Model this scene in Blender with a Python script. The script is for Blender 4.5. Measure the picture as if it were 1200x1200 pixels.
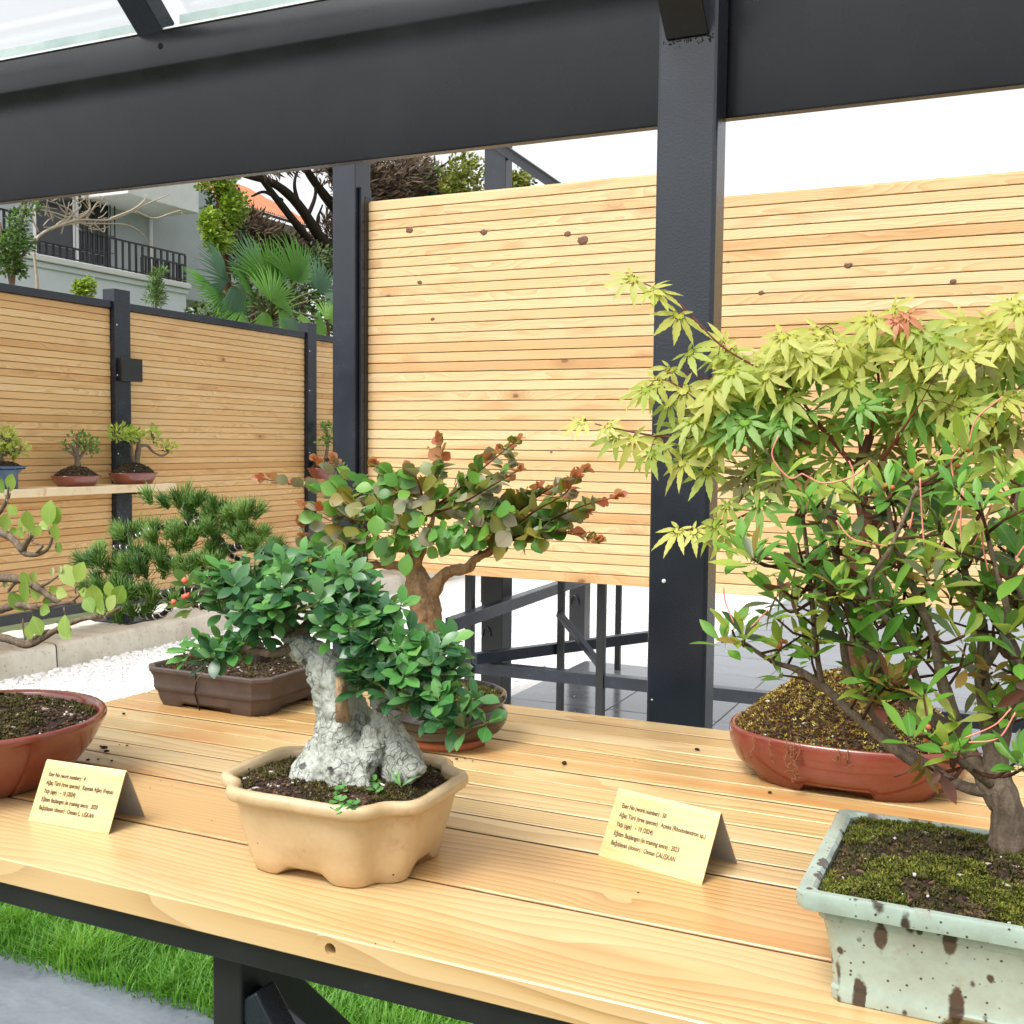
import bpy, bmesh, math, random
import numpy as np
from mathutils import Vector as V, Matrix, noise

for o in list(bpy.data.objects):
    bpy.data.objects.remove(o)
scene = bpy.context.scene
COL = scene.collection
R = random.Random(7)

# ------------------------------------------------------------------ camera
# world: X runs along the display bench (to the right), Y away from the viewer, Z up, metres
F = 1300.0                                   # focal length in pixels of the 1200 px photograph
yaw = math.radians(24.948); pitch = math.atan(80 / F); roll = math.atan(30 / 2800)
fl = V((-math.sin(yaw), math.cos(yaw), 0)); rt = V((math.cos(yaw), math.sin(yaw), 0)); zz = V((0, 0, 1))
fw = fl * math.cos(pitch) - zz * math.sin(pitch); up = zz * math.cos(pitch) + fl * math.sin(pitch)
CR = rt * math.cos(roll) + up * math.sin(roll); CU = up * math.cos(roll) - rt * math.sin(roll)
CAM = V((0, 0, 1.45))
cd = bpy.data.cameras.new('camera'); co = bpy.data.objects.new('camera', cd); COL.objects.link(co)
cd.sensor_width = 36; cd.lens = F / 1200 * 36; cd.clip_start = 0.02; cd.clip_end = 1500
m3 = Matrix((CR, CU, -fw)).transposed()
co.matrix_world = Matrix.Translation(CAM) @ m3.to_4x4()
scene.camera = co

def ray(px, py):
    return fw + CR * ((px - 600) / F) - CU * ((py - 600) / F)
def at(px, py, **k):
    """point where the sight line of a photo pixel meets the plane x=, y= or z="""
    d = ray(px, py); (a, v), = k.items(); i = 'xyz'.index(a)
    return CAM + d * ((v - CAM[i]) / d[i])
def depth(p):
    return (V(p) - CAM).dot(fw)
def pxm(p, n):
    """metres that n photo pixels span at point p"""
    return depth(p) * n / F

# ------------------------------------------------------------------ sky and sun
SUN_EL, SUN_AZ = math.radians(58), math.radians(200)
w = bpy.data.worlds.new('World'); scene.world = w; w.use_nodes = True
nt = w.node_tree; nt.nodes.clear()
sky = nt.nodes.new('ShaderNodeTexSky'); sky.sky_type = 'NISHITA'; sky.sun_disc = False
sky.sun_elevation = SUN_EL; sky.sun_rotation = SUN_AZ; sky.air_density = 1.0; sky.dust_density = 4.0; sky.ozone_density = 1.0
hs = nt.nodes.new('ShaderNodeHueSaturation'); hs.inputs['Saturation'].default_value = 0.10
bg = nt.nodes.new('ShaderNodeBackground'); bg.inputs['Strength'].default_value = 0.15
wo = nt.nodes.new('ShaderNodeOutputWorld')
nt.links.new(sky.outputs[0], hs.inputs['Color']); nt.links.new(hs.outputs[0], bg.inputs['Color']); nt.links.new(bg.outputs[0], wo.inputs['Surface'])
sl = bpy.data.lights.new('sun', 'SUN'); sl.energy = 1.0; sl.angle = math.radians(22); sl.color = (1.0, 0.965, 0.91)
so = bpy.data.objects.new('sun', sl); COL.objects.link(so)
# direction towards the sun (Nishita: rotation 0 = +Y, growing clockwise seen from above)
sd = V((math.sin(SUN_AZ) * math.cos(SUN_EL), math.cos(SUN_AZ) * math.cos(SUN_EL), math.sin(SUN_EL)))
so.rotation_euler = sd.to_track_quat('Z', 'Y').to_euler(); so.location = sd * 20
vs = scene.view_settings
vs.view_transform = 'Standard'; vs.look = 'None'; vs.gamma = 1.0; vs.use_curve_mapping = False
vs.exposure = 1.05
scene.render.engine = 'CYCLES'
cy = scene.cycles
cy.use_denoising = True
cy.max_bounces = 8; cy.transparent_max_bounces = 12; cy.caustics_reflective = False; cy.caustics_refractive = False

# ------------------------------------------------------------------ object helpers
def tag(o, label=None, cat=None, group=None, kind=None):
    if label: o['label'] = label
    if cat: o['category'] = cat
    if group: o['group'] = group
    if kind: o['kind'] = kind
    return o
def thing(name, loc, label, cat, group=None):
    o = bpy.data.objects.new(name, None); COL.objects.link(o); o.location = V(loc); o.empty_display_size = 0.05
    return tag(o, label, cat, group)
def parent(o, p):
    if p is not None:
        o.parent = p
        wl = V(p.location)
        q = p.parent
        while q is not None:
            q = q.parent
        if p.type == 'EMPTY':
            o.matrix_parent_inverse = Matrix.Translation(-wl)
        else:                                   # a part: its own basis placed under its thing
            mw = p.matrix_parent_inverse.copy()
            base = Matrix.LocRotScale(p.location, p.rotation_euler, p.scale)
            o.matrix_parent_inverse = base.inverted()
    return o
def obj(name, me, mat=None, p=None, loc=None, rot=None):
    o = bpy.data.objects.new(name, me); COL.objects.link(o)
    if mat is not None and len(me.materials) == 0: me.materials.append(mat)
    if loc is not None: o.location = loc
    if rot is not None: o.rotation_euler = rot
    return parent(o, p)
def smooth(me, on=True):
    me.polygons.foreach_set('use_smooth', [on] * len(me.polygons)); me.update(); return me
def from_bm(bm, name='m', sm=False):
    bmesh.ops.recalc_face_normals(bm, faces=bm.faces)
    me = bpy.data.meshes.new(name); bm.to_mesh(me); bm.free()
    if sm: smooth(me)
    return me
def box_me(sx, sy, sz, bev=0.0, seg=1, c=(0, 0, 0)):
    bm = bmesh.new(); bmesh.ops.create_cube(bm, size=1)
    bmesh.ops.scale(bm, vec=(sx, sy, sz), verts=bm.verts)
    if bev > 0: bmesh.ops.bevel(bm, geom=list(bm.edges), offset=bev, segments=seg, affect='EDGES', profile=0.5)
    bmesh.ops.translate(bm, vec=c, verts=bm.verts)
    return from_bm(bm, 'box')
def bar_me(a, b, wx, wz, bev=0.002, upv=(0, 0, 1)):
    """square bar from a to b"""
    a, b = V(a), V(b); d = (b - a); L = d.length; d.normalize()
    x = d.cross(V(upv)); x.normalize(); z = x.cross(d)
    bm = bmesh.new(); bmesh.ops.create_cube(bm, size=1); bmesh.ops.scale(bm, vec=(wx, L, wz), verts=bm.verts)
    if bev > 0: bmesh.ops.bevel(bm, geom=list(bm.edges), offset=bev, segments=2, affect='EDGES', profile=0.5)
    M = Matrix((x, d, z)).transposed().to_4x4(); M.translation = (a + b) / 2
    bmesh.ops.transform(bm, matrix=M, verts=bm.verts)
    return from_bm(bm, 'bar')
def span_box(x0, x1, y0, y1, z0, z1, bev=0.002):
    return box_me(x1 - x0, y1 - y0, z1 - z0, bev, 2 if bev > 0 else 1, ((x0 + x1) / 2, (y0 + y1) / 2, (z0 + z1) / 2))
def catmull(pts, n=6):
    pts = [V(p) for p in pts]
    if len(pts) < 3: return [pts[0].lerp(pts[-1], i / n) for i in range(n + 1)]
    P = [pts[0] * 2 - pts[1]] + pts + [pts[-1] * 2 - pts[-2]]; out = []
    for i in range(1, len(P) - 2):
        p0, p1, p2, p3 = P[i - 1:i + 3]
        for k in range(n):
            t = k / n
            out.append(0.5 * ((2 * p1) + (p2 - p0) * t + (2 * p0 - 5 * p1 + 4 * p2 - p3) * t * t + (3 * p1 - p0 - 3 * p2 + p3) * t ** 3))
    out.append(pts[-1]); return out
class MB:
    def __init__(s): s.v = []; s.f = []
    def tube(s, pts, rad, seg=7, cap=True, rough=0.0, rs=40):
        """rad: number, (r0, r1) or list along the path"""
        pts = [V(p) for p in pts]; n = len(pts); b = len(s.v)
        d0 = (pts[1] - pts[0]).normalized(); x = d0.orthogonal().normalized()
        for i, p in enumerate(pts):
            d = (pts[min(i + 1, n - 1)] - pts[max(i - 1, 0)])
            d = d.normalized() if d.length > 1e-9 else d0
            x = (x - d * x.dot(d)); x = x.normalized() if x.length > 1e-6 else d.orthogonal().normalized()
            y = d.cross(x); t = i / (n - 1)
            if isinstance(rad, (int, float)): r = rad
            elif isinstance(rad, tuple): r = rad[0] + (rad[1] - rad[0]) * t
            else:
                q = t * (len(rad) - 1); j = min(int(q), len(rad) - 2); r = rad[j] + (rad[j + 1] - rad[j]) * (q - j)
            for k in range(seg):
                a = 2 * math.pi * k / seg
                o = x * math.cos(a) + y * math.sin(a); rr = r
                if rough: rr = r * (1 + rough * noise.noise((p + o * r) * rs))
                s.v.append(p + o * rr)
        for i in range(n - 1):
            for k in range(seg):
                k2 = (k + 1) % seg
                s.f.append((b + i * seg + k, b + i * seg + k2, b + (i + 1) * seg + k2, b + (i + 1) * seg + k))
        if cap:
            s.f.append(tuple(b + k for k in reversed(range(seg)))); s.f.append(tuple(b + (n - 1) * seg + k for k in range(seg)))
    def box(s, x0, x1, y0, y1, z0, z1):
        b = len(s.v)
        s.v += [V((x, y, z)) for z in (z0, z1) for y in (y0, y1) for x in (x0, x1)]
        s.f += [tuple(b + i for i in q) for q in ((0, 2, 3, 1), (4, 5, 7, 6), (0, 1, 5, 4), (2, 6, 7, 3), (0, 4, 6, 2), (1, 3, 7, 5))]
    def me(s, sm=True):
        me = bpy.data.meshes.new('mesh'); me.from_pydata([tuple(v) for v in s.v], [], s.f)
        if sm: smooth(me)
        return me
def remeshed(me, voxel, disp=0.0, scale=60, disp2=0.0, scale2=200):
    """one skin over joined tubes, roughened"""
    o = bpy.data.objects.new('tmp', me); COL.objects.link(o)
    m = o.modifiers.new('r', 'REMESH'); m.mode = 'VOXEL'; m.voxel_size = voxel
    s = o.modifiers.new('s', 'SMOOTH'); s.factor = 0.5; s.iterations = 3
    bpy.context.view_layer.update()
    ev = o.evaluated_get(bpy.context.evaluated_depsgraph_get()); out = bpy.data.meshes.new_from_object(ev)
    bpy.data.objects.remove(o)
    if disp:
        for v in out.vertices:
            c = v.co; d = disp * noise.noise(c * scale)
            if disp2: d += disp2 * (noise.noise(c * scale2) + 0.5 * abs(noise.noise(c * scale2 * 2.1)))
            v.co = c + v.normal * d
    smooth(out); return out
def merge(bv, bf, mats, rnd=None, sm=True):
    """many small copies of one shape joined into one mesh; value attribute rnd per copy"""
    bv = np.asarray(bv, float); k = len(mats); n = len(bv)
    M = np.asarray([np.array(m) for m in mats]) if not isinstance(mats, np.ndarray) else mats
    vv = np.einsum('kij,nj->kni', M[:, :3, :3], bv) + M[:, None, :3, 3]
    ff = [tuple(i + j * n for i in f) for j in range(k) for f in bf]
    me = bpy.data.meshes.new('stuff'); me.from_pydata(vv.reshape(-1, 3).tolist(), [], ff)
    if rnd is None: rnd = np.random.RandomState(3).rand(k)
    at_ = me.attributes.new('rnd', 'FLOAT', 'POINT'); at_.data.foreach_set('value', np.repeat(rnd, n).astype(np.float32))
    if sm: smooth(me)
    return me

# ------------------------------------------------------------------ materials
class NB:
    def __init__(s, name):
        s.m = bpy.data.materials.new(name); s.m.use_nodes = True; s.t = s.m.node_tree; s.t.nodes.clear()
        s.out = s.n('ShaderNodeOutputMaterial')
    def n(s, ty, **k):
        nd = s.t.nodes.new(ty)
        for a, b in k.items(): setattr(nd, a, b)
        return nd
    def l(s, a, b): s.t.links.new(a, b); return s
    def set(s, nd, **k):
        for a, b in k.items():
            i = nd.inputs[a.replace('_', ' ')] if not a.isdigit() else nd.inputs[int(a)]
            if hasattr(b, 'is_output') or isinstance(b, bpy.types.NodeSocket): s.l(b, i)
            else: i.default_value = b
        return nd
    def math(s, op, a, b=None, c=None, clamp=False):
        nd = s.n('ShaderNodeMath', operation=op, use_clamp=clamp)
        for i, q in enumerate((a, b, c)):
            if q is None: continue
            if isinstance(q, bpy.types.NodeSocket): s.l(q, nd.inputs[i])
            else: nd.inputs[i].default_value = q
        return nd.outputs[0]
    def vmath(s, op, a, b=None, sc=None):
        nd = s.n('ShaderNodeVectorMath', operation=op)
        for i, q in enumerate((a, b)):
            if q is None: continue
            if isinstance(q, bpy.types.NodeSocket): s.l(q, nd.inputs[i])
            else: nd.inputs[i].default_value = q
        if sc is not None:
            if isinstance(sc, bpy.types.NodeSocket): s.l(sc, nd.inputs[3])
            else: nd.inputs[3].default_value = sc
        return nd.outputs[0]
    def noise(s, vec, scale, detail=4, rough=0.55, dist=0.0):
        nd = s.n('ShaderNodeTexNoise'); s.l(vec, nd.inputs['Vector']); nd.inputs['Scale'].default_value = scale
        nd.inputs['Detail'].default_value = detail; nd.inputs['Roughness'].default_value = rough; nd.inputs['Distortion'].default_value = dist
        return nd.outputs['Fac']
    def ramp(s, fac, stops, interp='LINEAR'):
        nd = s.n('ShaderNodeValToRGB'); cr = nd.color_ramp; cr.interpolation = interp
        while len(cr.elements) < len(stops): cr.elements.new(0.5)
        for e, (p, c) in zip(cr.elements, stops):
            e.position = p; e.color = (c if len(c) == 4 else (*c, 1)) if not isinstance(c, (int, float)) else (c, c, c, 1)
        s.l(fac, nd.inputs[0]); return nd.outputs[0]
    def mix(s, fac, a, b, mode='MIX'):
        nd = s.n('ShaderNodeMix', data_type='RGBA', blend_type=mode)
        for i, q in ((0, fac), (6, a), (7, b)):
            if isinstance(q, bpy.types.NodeSocket): s.l(q, nd.inputs[i])
            elif isinstance(q, (int, float)): nd.inputs[i].default_value = q
            else: nd.inputs[i].default_value = (*q, 1)
        return nd.outputs[2]
    def maprange(s, v, a, b, c=0.0, d=1.0):
        nd = s.n('ShaderNodeMapRange', interpolation_type='SMOOTHSTEP'); s.l(v, nd.inputs[0])
        for i, q in enumerate((a, b, c, d)): nd.inputs[i + 1].default_value = q
        return nd.outputs[0]
    def bump(s, h, strength=0.3, dist=0.002):
        nd = s.n('ShaderNodeBump'); nd.inputs['Strength'].default_value = strength; nd.inputs['Distance'].default_value = dist
        s.l(h, nd.inputs['Height']); return nd.outputs[0]
    def pbsdf(s, col, rough=0.5, normal=None, spec=0.5, **k):
        b = s.n('ShaderNodeBsdfPrincipled')
        for i, q in (('Base Color', col), ('Roughness', rough), ('Specular IOR Level', spec)):
            if isinstance(q, bpy.types.NodeSocket): s.l(q, b.inputs[i])
            elif isinstance(q, (int, float)): b.inputs[i].default_value = q
            else: b.inputs[i].default_value = (*q, 1)
        for i, q in k.items(): b.inputs[i.replace('_', ' ')].default_value = q
        if normal is not None: s.l(normal, b.inputs['Normal'])
        return b.outputs[0]
    def done(s, sh):
        s.l(sh, s.out.inputs['Surface']); return s.m

def wood(name, light, mid, dark, rough=0.45, knot_thr=0.8, ring=42, tint=0.5, bumpk=0.25, gloss_var=0.1, resin_k=0.55, knot_s=1.0):
    b = NB(name); tc = b.n('ShaderNodeTexCoord').outputs['Object']; oi = b.n('ShaderNodeObjectInfo').outputs['Random']
    wn = b.n('ShaderNodeTexWhiteNoise', noise_dimensions='1D'); b.l(oi, wn.inputs['W']); rc = wn.outputs['Color']
    big = b.vmath('MULTIPLY', rc, (31.0, 0.16, 0.16)); off = b.vmath('ADD', tc, big)
    seed = b.vmath('SCALE', rc, sc=47.0); P2 = b.vmath('ADD', tc, seed)
    # knots
    kv = b.vmath('MULTIPLY', P2, (5.0 * knot_s, 9.0 * knot_s, 9.0 * knot_s))
    vo = b.n('ShaderNodeTexVoronoi'); b.l(kv, vo.inputs['Vector']); vo.inputs['Scale'].default_value = 1.0
    sx = b.n('ShaderNodeSeparateColor'); b.l(vo.outputs['Color'], sx.inputs[0])
    keep = b.math('GREATER_THAN', sx.outputs[0], knot_thr)
    kd = b.math('ADD', vo.outputs['Distance'], b.math('MULTIPLY', b.math('SUBTRACT', b.noise(P2, 60, 2), 0.5), 0.08))
    knot = b.math('MULTIPLY', b.maprange(kd, 0.13, 0.05), keep)
    halo = b.math('MULTIPLY', b.maprange(vo.outputs['Distance'], 0.55, 0.08), keep)
    # growth rings seen along the board
    st = b.vmath('MULTIPLY', off, (0.055, 1.0, 1.0))
    wob = b.noise(b.vmath('MULTIPLY', P2, (1.1, 5.0, 5.0)), 1.6, 2, 0.5)
    wob = b.math('ADD', b.math('MULTIPLY', b.math('SUBTRACT', wob, 0.5), 0.075), b.math('MULTIPLY', halo, 0.018))
    cx = b.n('ShaderNodeCombineXYZ'); b.l(wob, cx.inputs[1]); b.l(wob, cx.inputs[2])
    st = b.vmath('ADD', st, cx.outputs[0])
    wv = b.n('ShaderNodeTexWave', wave_type='RINGS', rings_direction='X', wave_profile='SAW'); b.l(st, wv.inputs['Vector'])
    b.set(wv, Scale=ring, Distortion=1.2, Detail=2.0, Detail_Scale=1.0)
    fib = b.noise(b.vmath('MULTIPLY', P2, (6.0, 320.0, 320.0)), 1.0, 3, 0.6)
    patch = b.noise(b.vmath('MULTIPLY', P2, (1.6, 9.0, 9.0)), 1.0, 3, 0.5)
    g = b.math('ADD', b.math('MULTIPLY', wv.outputs['Fac'], 0.62), b.math('MULTIPLY', fib, 0.38))
    col = b.ramp(g, [(0.15, light), (0.55, mid), (0.95, dark)])
    col = b.mix(b.maprange(patch, 0.3, 0.75, 0.0, 0.55), col, light)
    # board to board colour
    tn = b.ramp(oi, [(0.0, (1.04, 1.05, 1.08)), (0.18, (0.96, 0.90, 0.80)), (0.34, (1.03, 1.02, 1.0)), (0.5, (0.90, 0.79, 0.66)), (0.62, (1.0, 0.97, 0.92)), (0.8, (0.96, 0.88, 0.76)), (1.0, (0.80, 0.64, 0.50))])
    col = b.mix(tint, col, b.mix(1.0, col, tn, 'MULTIPLY'))
    col = b.mix(1.0, col, b.n('ShaderNodeObjectInfo').outputs['Color'], 'MULTIPLY')
    resin = b.noise(b.vmath('MULTIPLY', P2, (2.2, 14.0, 14.0)), 1.0, 3, 0.55, 0.4)
    col = b.mix(b.maprange(resin, 0.54, 0.74, 0.0, resin_k), col, (0.50, 0.235, 0.08))
    col = b.mix(b.math('MULTIPLY', halo, 0.55), col, (0.40, 0.19, 0.07))
    kr = b.math('SINE', b.math('MULTIPLY', kd, 150.0)); kcol = b.mix(b.maprange(kr, -0.6, 0.8), (0.13, 0.05, 0.024), (0.26, 0.12, 0.05))
    col = b.mix(b.math('MULTIPLY', knot, 0.9), col, kcol)
    rg = b.math('ADD', b.math('MULTIPLY', b.math('SUBTRACT', patch, 0.5), gloss_var), rough)
    bp = b.bump(b.math('ADD', b.math('MULTIPLY', g, -0.6), b.math('MULTIPLY', fib, 0.4)), bumpk, 0.0008)
    return b.done(b.pbsdf(col, rg, bp, 0.45))

def paint(name, col, rough=0.3, orange=0.25, sc=500, dust=0.0, metallic=0.0, spec=0.5):
    b = NB(name); tc = b.n('ShaderNodeTexCoord').outputs['Object']
    h = b.noise(tc, sc, 3, 0.6); p = b.noise(tc, 7, 4, 0.6)
    c = b.mix(b.maprange(p, 0.35, 0.8, 0.0, 0.5), col, tuple(min(1, q * 1.7 + 0.006) for q in col))
    if dust: c = b.mix(b.maprange(b.noise(tc, 23, 5, 0.65), 0.62, 0.78, 0, dust), c, (0.22, 0.19, 0.16))
    r = b.math('ADD', b.math('MULTIPLY', b.math('SUBTRACT', p, 0.5), 0.25), rough)
    return b.done(b.pbsdf(c, r, b.bump(h, orange, 0.0012), spec, Metallic=metallic))

def simple(name, stops, scale=20, rough=0.6, bump=0.3, bdist=0.002, bscale=None, spec=0.4, detail=5, coord='Object', coat=0.0):
    b = NB(name); tc = b.n('ShaderNodeTexCoord').outputs[coord]
    n1 = b.noise(tc, scale, detail, 0.6); n2 = b.noise(tc, bscale or scale * 4, 4, 0.6)
    c = b.ramp(n1, stops)
    return b.done(b.pbsdf(c, rough, b.bump(n2, bump, bdist), spec, Coat_Weight=coat))

def leaf_mat(name, stops, rough=0.42, trans=0.32, use_attr=False, back=None, vein=None):
    """stops: colour ramp over the per-leaf random value"""
    b = NB(name)
    if use_attr:
        a = b.n('ShaderNodeAttribute', attribute_name='rnd'); r = a.outputs['Fac']
    else:
        r = b.n('ShaderNodeObjectInfo').outputs['Random']
    tc = b.n('ShaderNodeTexCoord').outputs['Object']
    c = b.ramp(r, stops)
    n = b.noise(tc, 3 if not use_attr else 300, 3, 0.6)
    c = b.mix(b.maprange(n, 0.3, 0.8, 0, 0.35), c, b.mix(1.0, c, (0.72, 0.8, 0.62), 'MULTIPLY'))
    if vein and not use_attr:
        sp = b.n('ShaderNodeSeparateXYZ'); b.l(tc, sp.inputs[0])
        ln = b.maprange(b.math('ABSOLUTE', sp.outputs[0]), 0.0, 0.03, 1.0, 0.0)
        c = b.mix(b.math('MULTIPLY', ln, 0.5), c, vein)
    if back is not None:
        gm = b.n('ShaderNodeNewGeometry').outputs['Backfacing']; c = b.mix(gm, c, b.mix(0.6, c, back))
    p = b.pbsdf(c, rough, None, 0.45)
    if trans <= 0: return b.done(p)
    tr = b.n('ShaderNodeBsdfTranslucent'); b.l(b.mix(1.0, c, (1.25, 1.3, 0.7), 'MULTIPLY'), tr.inputs[0])
    mx = b.n('ShaderNodeMixShader'); mx.inputs[0].default_value = trans; b.l(p, mx.inputs[1]); b.l(tr.outputs[0], mx.inputs[2])
    return b.done(mx.outputs[0])

PINE = ((0.74, 0.565, 0.33), (0.69, 0.485, 0.255), (0.50, 0.295, 0.125))
m_slat = wood('pine slats', *PINE, rough=0.45, knot_thr=0.87, tint=0.9)
m_fence = wood('amber fence slats', (0.76, 0.53, 0.27), (0.70, 0.45, 0.20), (0.50, 0.27, 0.10), rough=0.30, knot_thr=0.92, tint=0.9)
m_bench = wood('bench boards', (0.60, 0.455, 0.26), (0.525, 0.36, 0.168), (0.30, 0.155, 0.05), rough=0.30, knot_thr=0.95, ring=34, tint=0.35, bumpk=0.4, gloss_var=0.25, resin_k=0.8, knot_s=1.9)
m_shelf = wood('pale shelf board', (0.82, 0.70, 0.47), (0.78, 0.63, 0.40), (0.62, 0.46, 0.26), rough=0.5, knot_thr=0.97, tint=0.3)
m_steel = paint('anthracite paint', (0.011, 0.015, 0.023), 0.24, 0.32, 260)
m_beam = paint('smooth anthracite paint', (0.0065, 0.007, 0.0095), 0.28, 0.04, 300, spec=0.28)
m_black = paint('black paint', (0.009, 0.0095, 0.011), 0.38, 0.2, 500, dust=0.12)

# ------------------------------------------------------------------ the setting: ground, gravel, grass, paving
GZ = 0.0
m_ground = simple('rough lawn ground', [(0.3, (0.05, 0.085, 0.025)), (0.7, (0.12, 0.13, 0.06))], 6, 0.9, 0.4, 0.01)
g = MB(); g.v = [V(p) for p in ((-300, -60, -0.03), (300, -60, -0.03), (300, 500, -0.03), (-300, 500, -0.03))]; g.f = [(0, 1, 2, 3)]
tag(obj('ground', g.me(False), m_ground), kind='structure')

# white pebbles
rs = np.random.RandomState(11)
bm = bmesh.new(); bmesh.ops.create_icosphere(bm, subdivisions=1, radius=1.0)
pv = [np.array(v.co) * (1 + 0.16 * noise.noise(v.co * 1.7)) for v in bm.verts]; pf = [tuple(v.index for v in f.verts) for f in bm.faces]; bm.free()
def scatter(n, region, zf, smin, smax, flat=0.7):
    out = []
    while len(out) < n:
        x, y = region(rs)
        if x is None: continue
        s = smin + (smax - smin) * rs.rand(); e = Matrix.Rotation(rs.rand() * 6.28, 4, 'Z') @ Matrix.Rotation((rs.rand() - 0.5) * 0.9, 4, 'X')
        out.append(np.array(Matrix.Translation((x, y, zf + s * 0.25)) @ e @ Matrix.Diagonal((s, s * (0.65 + 0.35 * rs.rand()), s * flat * (0.6 + 0.5 * rs.rand()), 1))))
    return np.asarray(out)
b = NB('white marble pebbles'); a = b.n('ShaderNodeAttribute', attribute_name='rnd')
m_peb = b.done(b.pbsdf(b.ramp(a.outputs['Fac'], [(0, (0.78, 0.77, 0.74)), (0.6, (0.86, 0.855, 0.84)), (1, (0.66, 0.655, 0.64))]), 0.6))
m_grav = simple('white gravel bed', [(0.3, (0.68, 0.67, 0.65)), (0.6, (0.84, 0.83, 0.82))], 60, 0.85, 0.6, 0.01)
g = MB(); g.v = [V(p) for p in ((-5.6, 2.9, 0), (-1.0, 2.9, 0), (-1.0, 16, 0), (-5.6, 16, 0))]; g.f = [(0, 1, 2, 3)]
tag(obj('gravel_bed', g.me(False), m_grav), kind='structure')
def reg_gravel(r):
    # dense where the photo shows it
    if r.rand() < 0.72: return -5.5 + 2.6 * r.rand(), 3.4 + 4.2 * r.rand()
    return -4.6 + 3.0 * r.rand(), 5.2 + 5.5 * r.rand()
pm = scatter(17000, reg_gravel, 0.0, 0.010, 0.024)
tag(obj('white_gravel', merge(pv, pf, pm, rs.rand(len(pm)), False), m_peb), 'white marble gravel spread in front of the concrete kerb', 'gravel', kind='stuff')

# slate terrace of square tiles behind, wet dark stone
def slate(name, c0, c1, rough):
    b = NB(name); tc = b.n('ShaderNodeTexCoord').outputs['Object']; oi = b.n('ShaderNodeObjectInfo').outputs['Random']
    P = b.vmath('ADD', tc, b.vmath('SCALE', b.n('ShaderNodeCombineXYZ').outputs[0], sc=1.0))
    wn = b.n('ShaderNodeTexWhiteNoise', noise_dimensions='1D'); b.l(oi, wn.inputs['W'])
    P = b.vmath('ADD', tc, b.vmath('SCALE', wn.outputs['Color'], sc=20.0))
    n = b.noise(b.vmath('MULTIPLY', P, (1.0, 2.2, 1.0)), 3.0, 6, 0.62, 0.6); f = b.noise(P, 70, 3, 0.6)
    c = b.ramp(b.math('ADD', b.math('MULTIPLY', n, 0.8), b.math('MULTIPLY', f, 0.2)), [(0.3, c0), (0.7, c1)])
    c = b.mix(1.0, c, b.ramp(oi, [(0, (0.86, 0.86, 0.88)), (1, (1.1, 1.1, 1.1))]), 'MULTIPLY')
    r = b.math('ADD', b.math('MULTIPLY', n, 0.22), rough)
    return b.done(b.pbsdf(c, r, b.bump(b.math('ADD', n, b.math('MULTIPLY', f, 0.3)), 0.18, 0.004), 0.5))
m_tile = slate('wet slate', (0.07, 0.077, 0.085), (0.16, 0.17, 0.185), 0.04)
m_pave = slate('grey slate paving', (0.075, 0.09, 0.11), (0.19, 0.215, 0.245), 0.35)
m_grout = simple('pale grout', [(0.3, (0.55, 0.55, 0.55)), (0.7, (0.7, 0.7, 0.69))], 40, 0.9, 0.2)
ter = thing('slate_terrace', (-0.3, 6.0, 0), None, None); tag(ter, kind='structure')
x0 = -2.62
obj('grout_bed', span_box(x0 - 0.1, 6.0, 5.02, 11.1, -0.02, 0.012, 0.0), m_grout, ter)
tme = box_me(0.592, 0.592, 0.02, 0.002)
for i in range(14):
    for j in range(10):
        if (x0 + 0.3 + i * 0.6) < -2.05 and 5.3 + j * 0.6 > 6.6: continue
        obj('tile', tme, m_tile, ter, (x0 + 0.3 + i * 0.6, 5.3 + j * 0.6, 0.012 + R.uniform(-0.0008, 0.0008)))
# slate path in front of the lawn strip
pth = thing('slate_path', (-1.8, 1.6, 0), None, None); tag(pth, kind='structure')
tme2 = box_me(1.79, 0.59, 0.03, 0.003)
for i in range(7):
    for j in range(3):
        obj('paving_stone', tme2, m_pave, pth, (-5.8 + i * 1.8 + (0.5 if j % 2 else 0), 1.845 - j * 0.6, 0.012))
# lawn
m_turf = simple('dark turf soil', [(0.3, (0.030, 0.050, 0.014)), (0.7, (0.055, 0.095, 0.022))], 30, 0.9, 0.5, 0.01)
tag(obj('lawn', span_box(-4.6, 1.6, 2.15, 2.9, -0.03, 0.006, 0.0), m_turf), kind='structure')
N = 46000
gx = np.concatenate([-3.4 + 3.2 * rs.rand(N - 8000), -3.3 + 2.6 * rs.rand(8000)])
gy = np.concatenate([2.14 + 0.75 * rs.rand(N - 8000), 2.10 + 0.16 * rs.rand(8000)])
clump = np.array([noise.noise((x * 5, y * 5, 0)) for x, y in zip(gx, gy)])
h = (0.045 + 0.075 * rs.rand(N)) * (1 + 0.45 * clump); ang = rs.rand(N) * 6.283; bend = (0.1 + 1.1 * rs.rand(N) ** 1.5) * h
wd = 0.0016 + 0.0016 * rs.rand(N)
dx, dy = np.cos(ang), np.sin(ang); wx, wy = -dy * wd, dx * wd
base = np.stack([gx, gy, np.zeros(N)], 1)
def lv(t, wf, side): return np.stack([gx + dx * bend * t * t + side * wx * wf, gy + dy * bend * t * t + side * wy * wf, h * t * (1 - 0.18 * t)], 1)
vv = np.stack([lv(0, 1, -1), lv(0, 1, 1), lv(0.55, 0.8, -1), lv(0.55, 0.8, 1), lv(1, 0, 0)], 1).reshape(-1, 3)
ff = []
for i in range(N):
    q = i * 5; ff += [(q, q + 1, q + 3, q + 2), (q + 2, q + 3, q + 4)]
me = bpy.data.meshes.new('grass'); me.from_pydata(vv.tolist(), [], ff)
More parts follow.
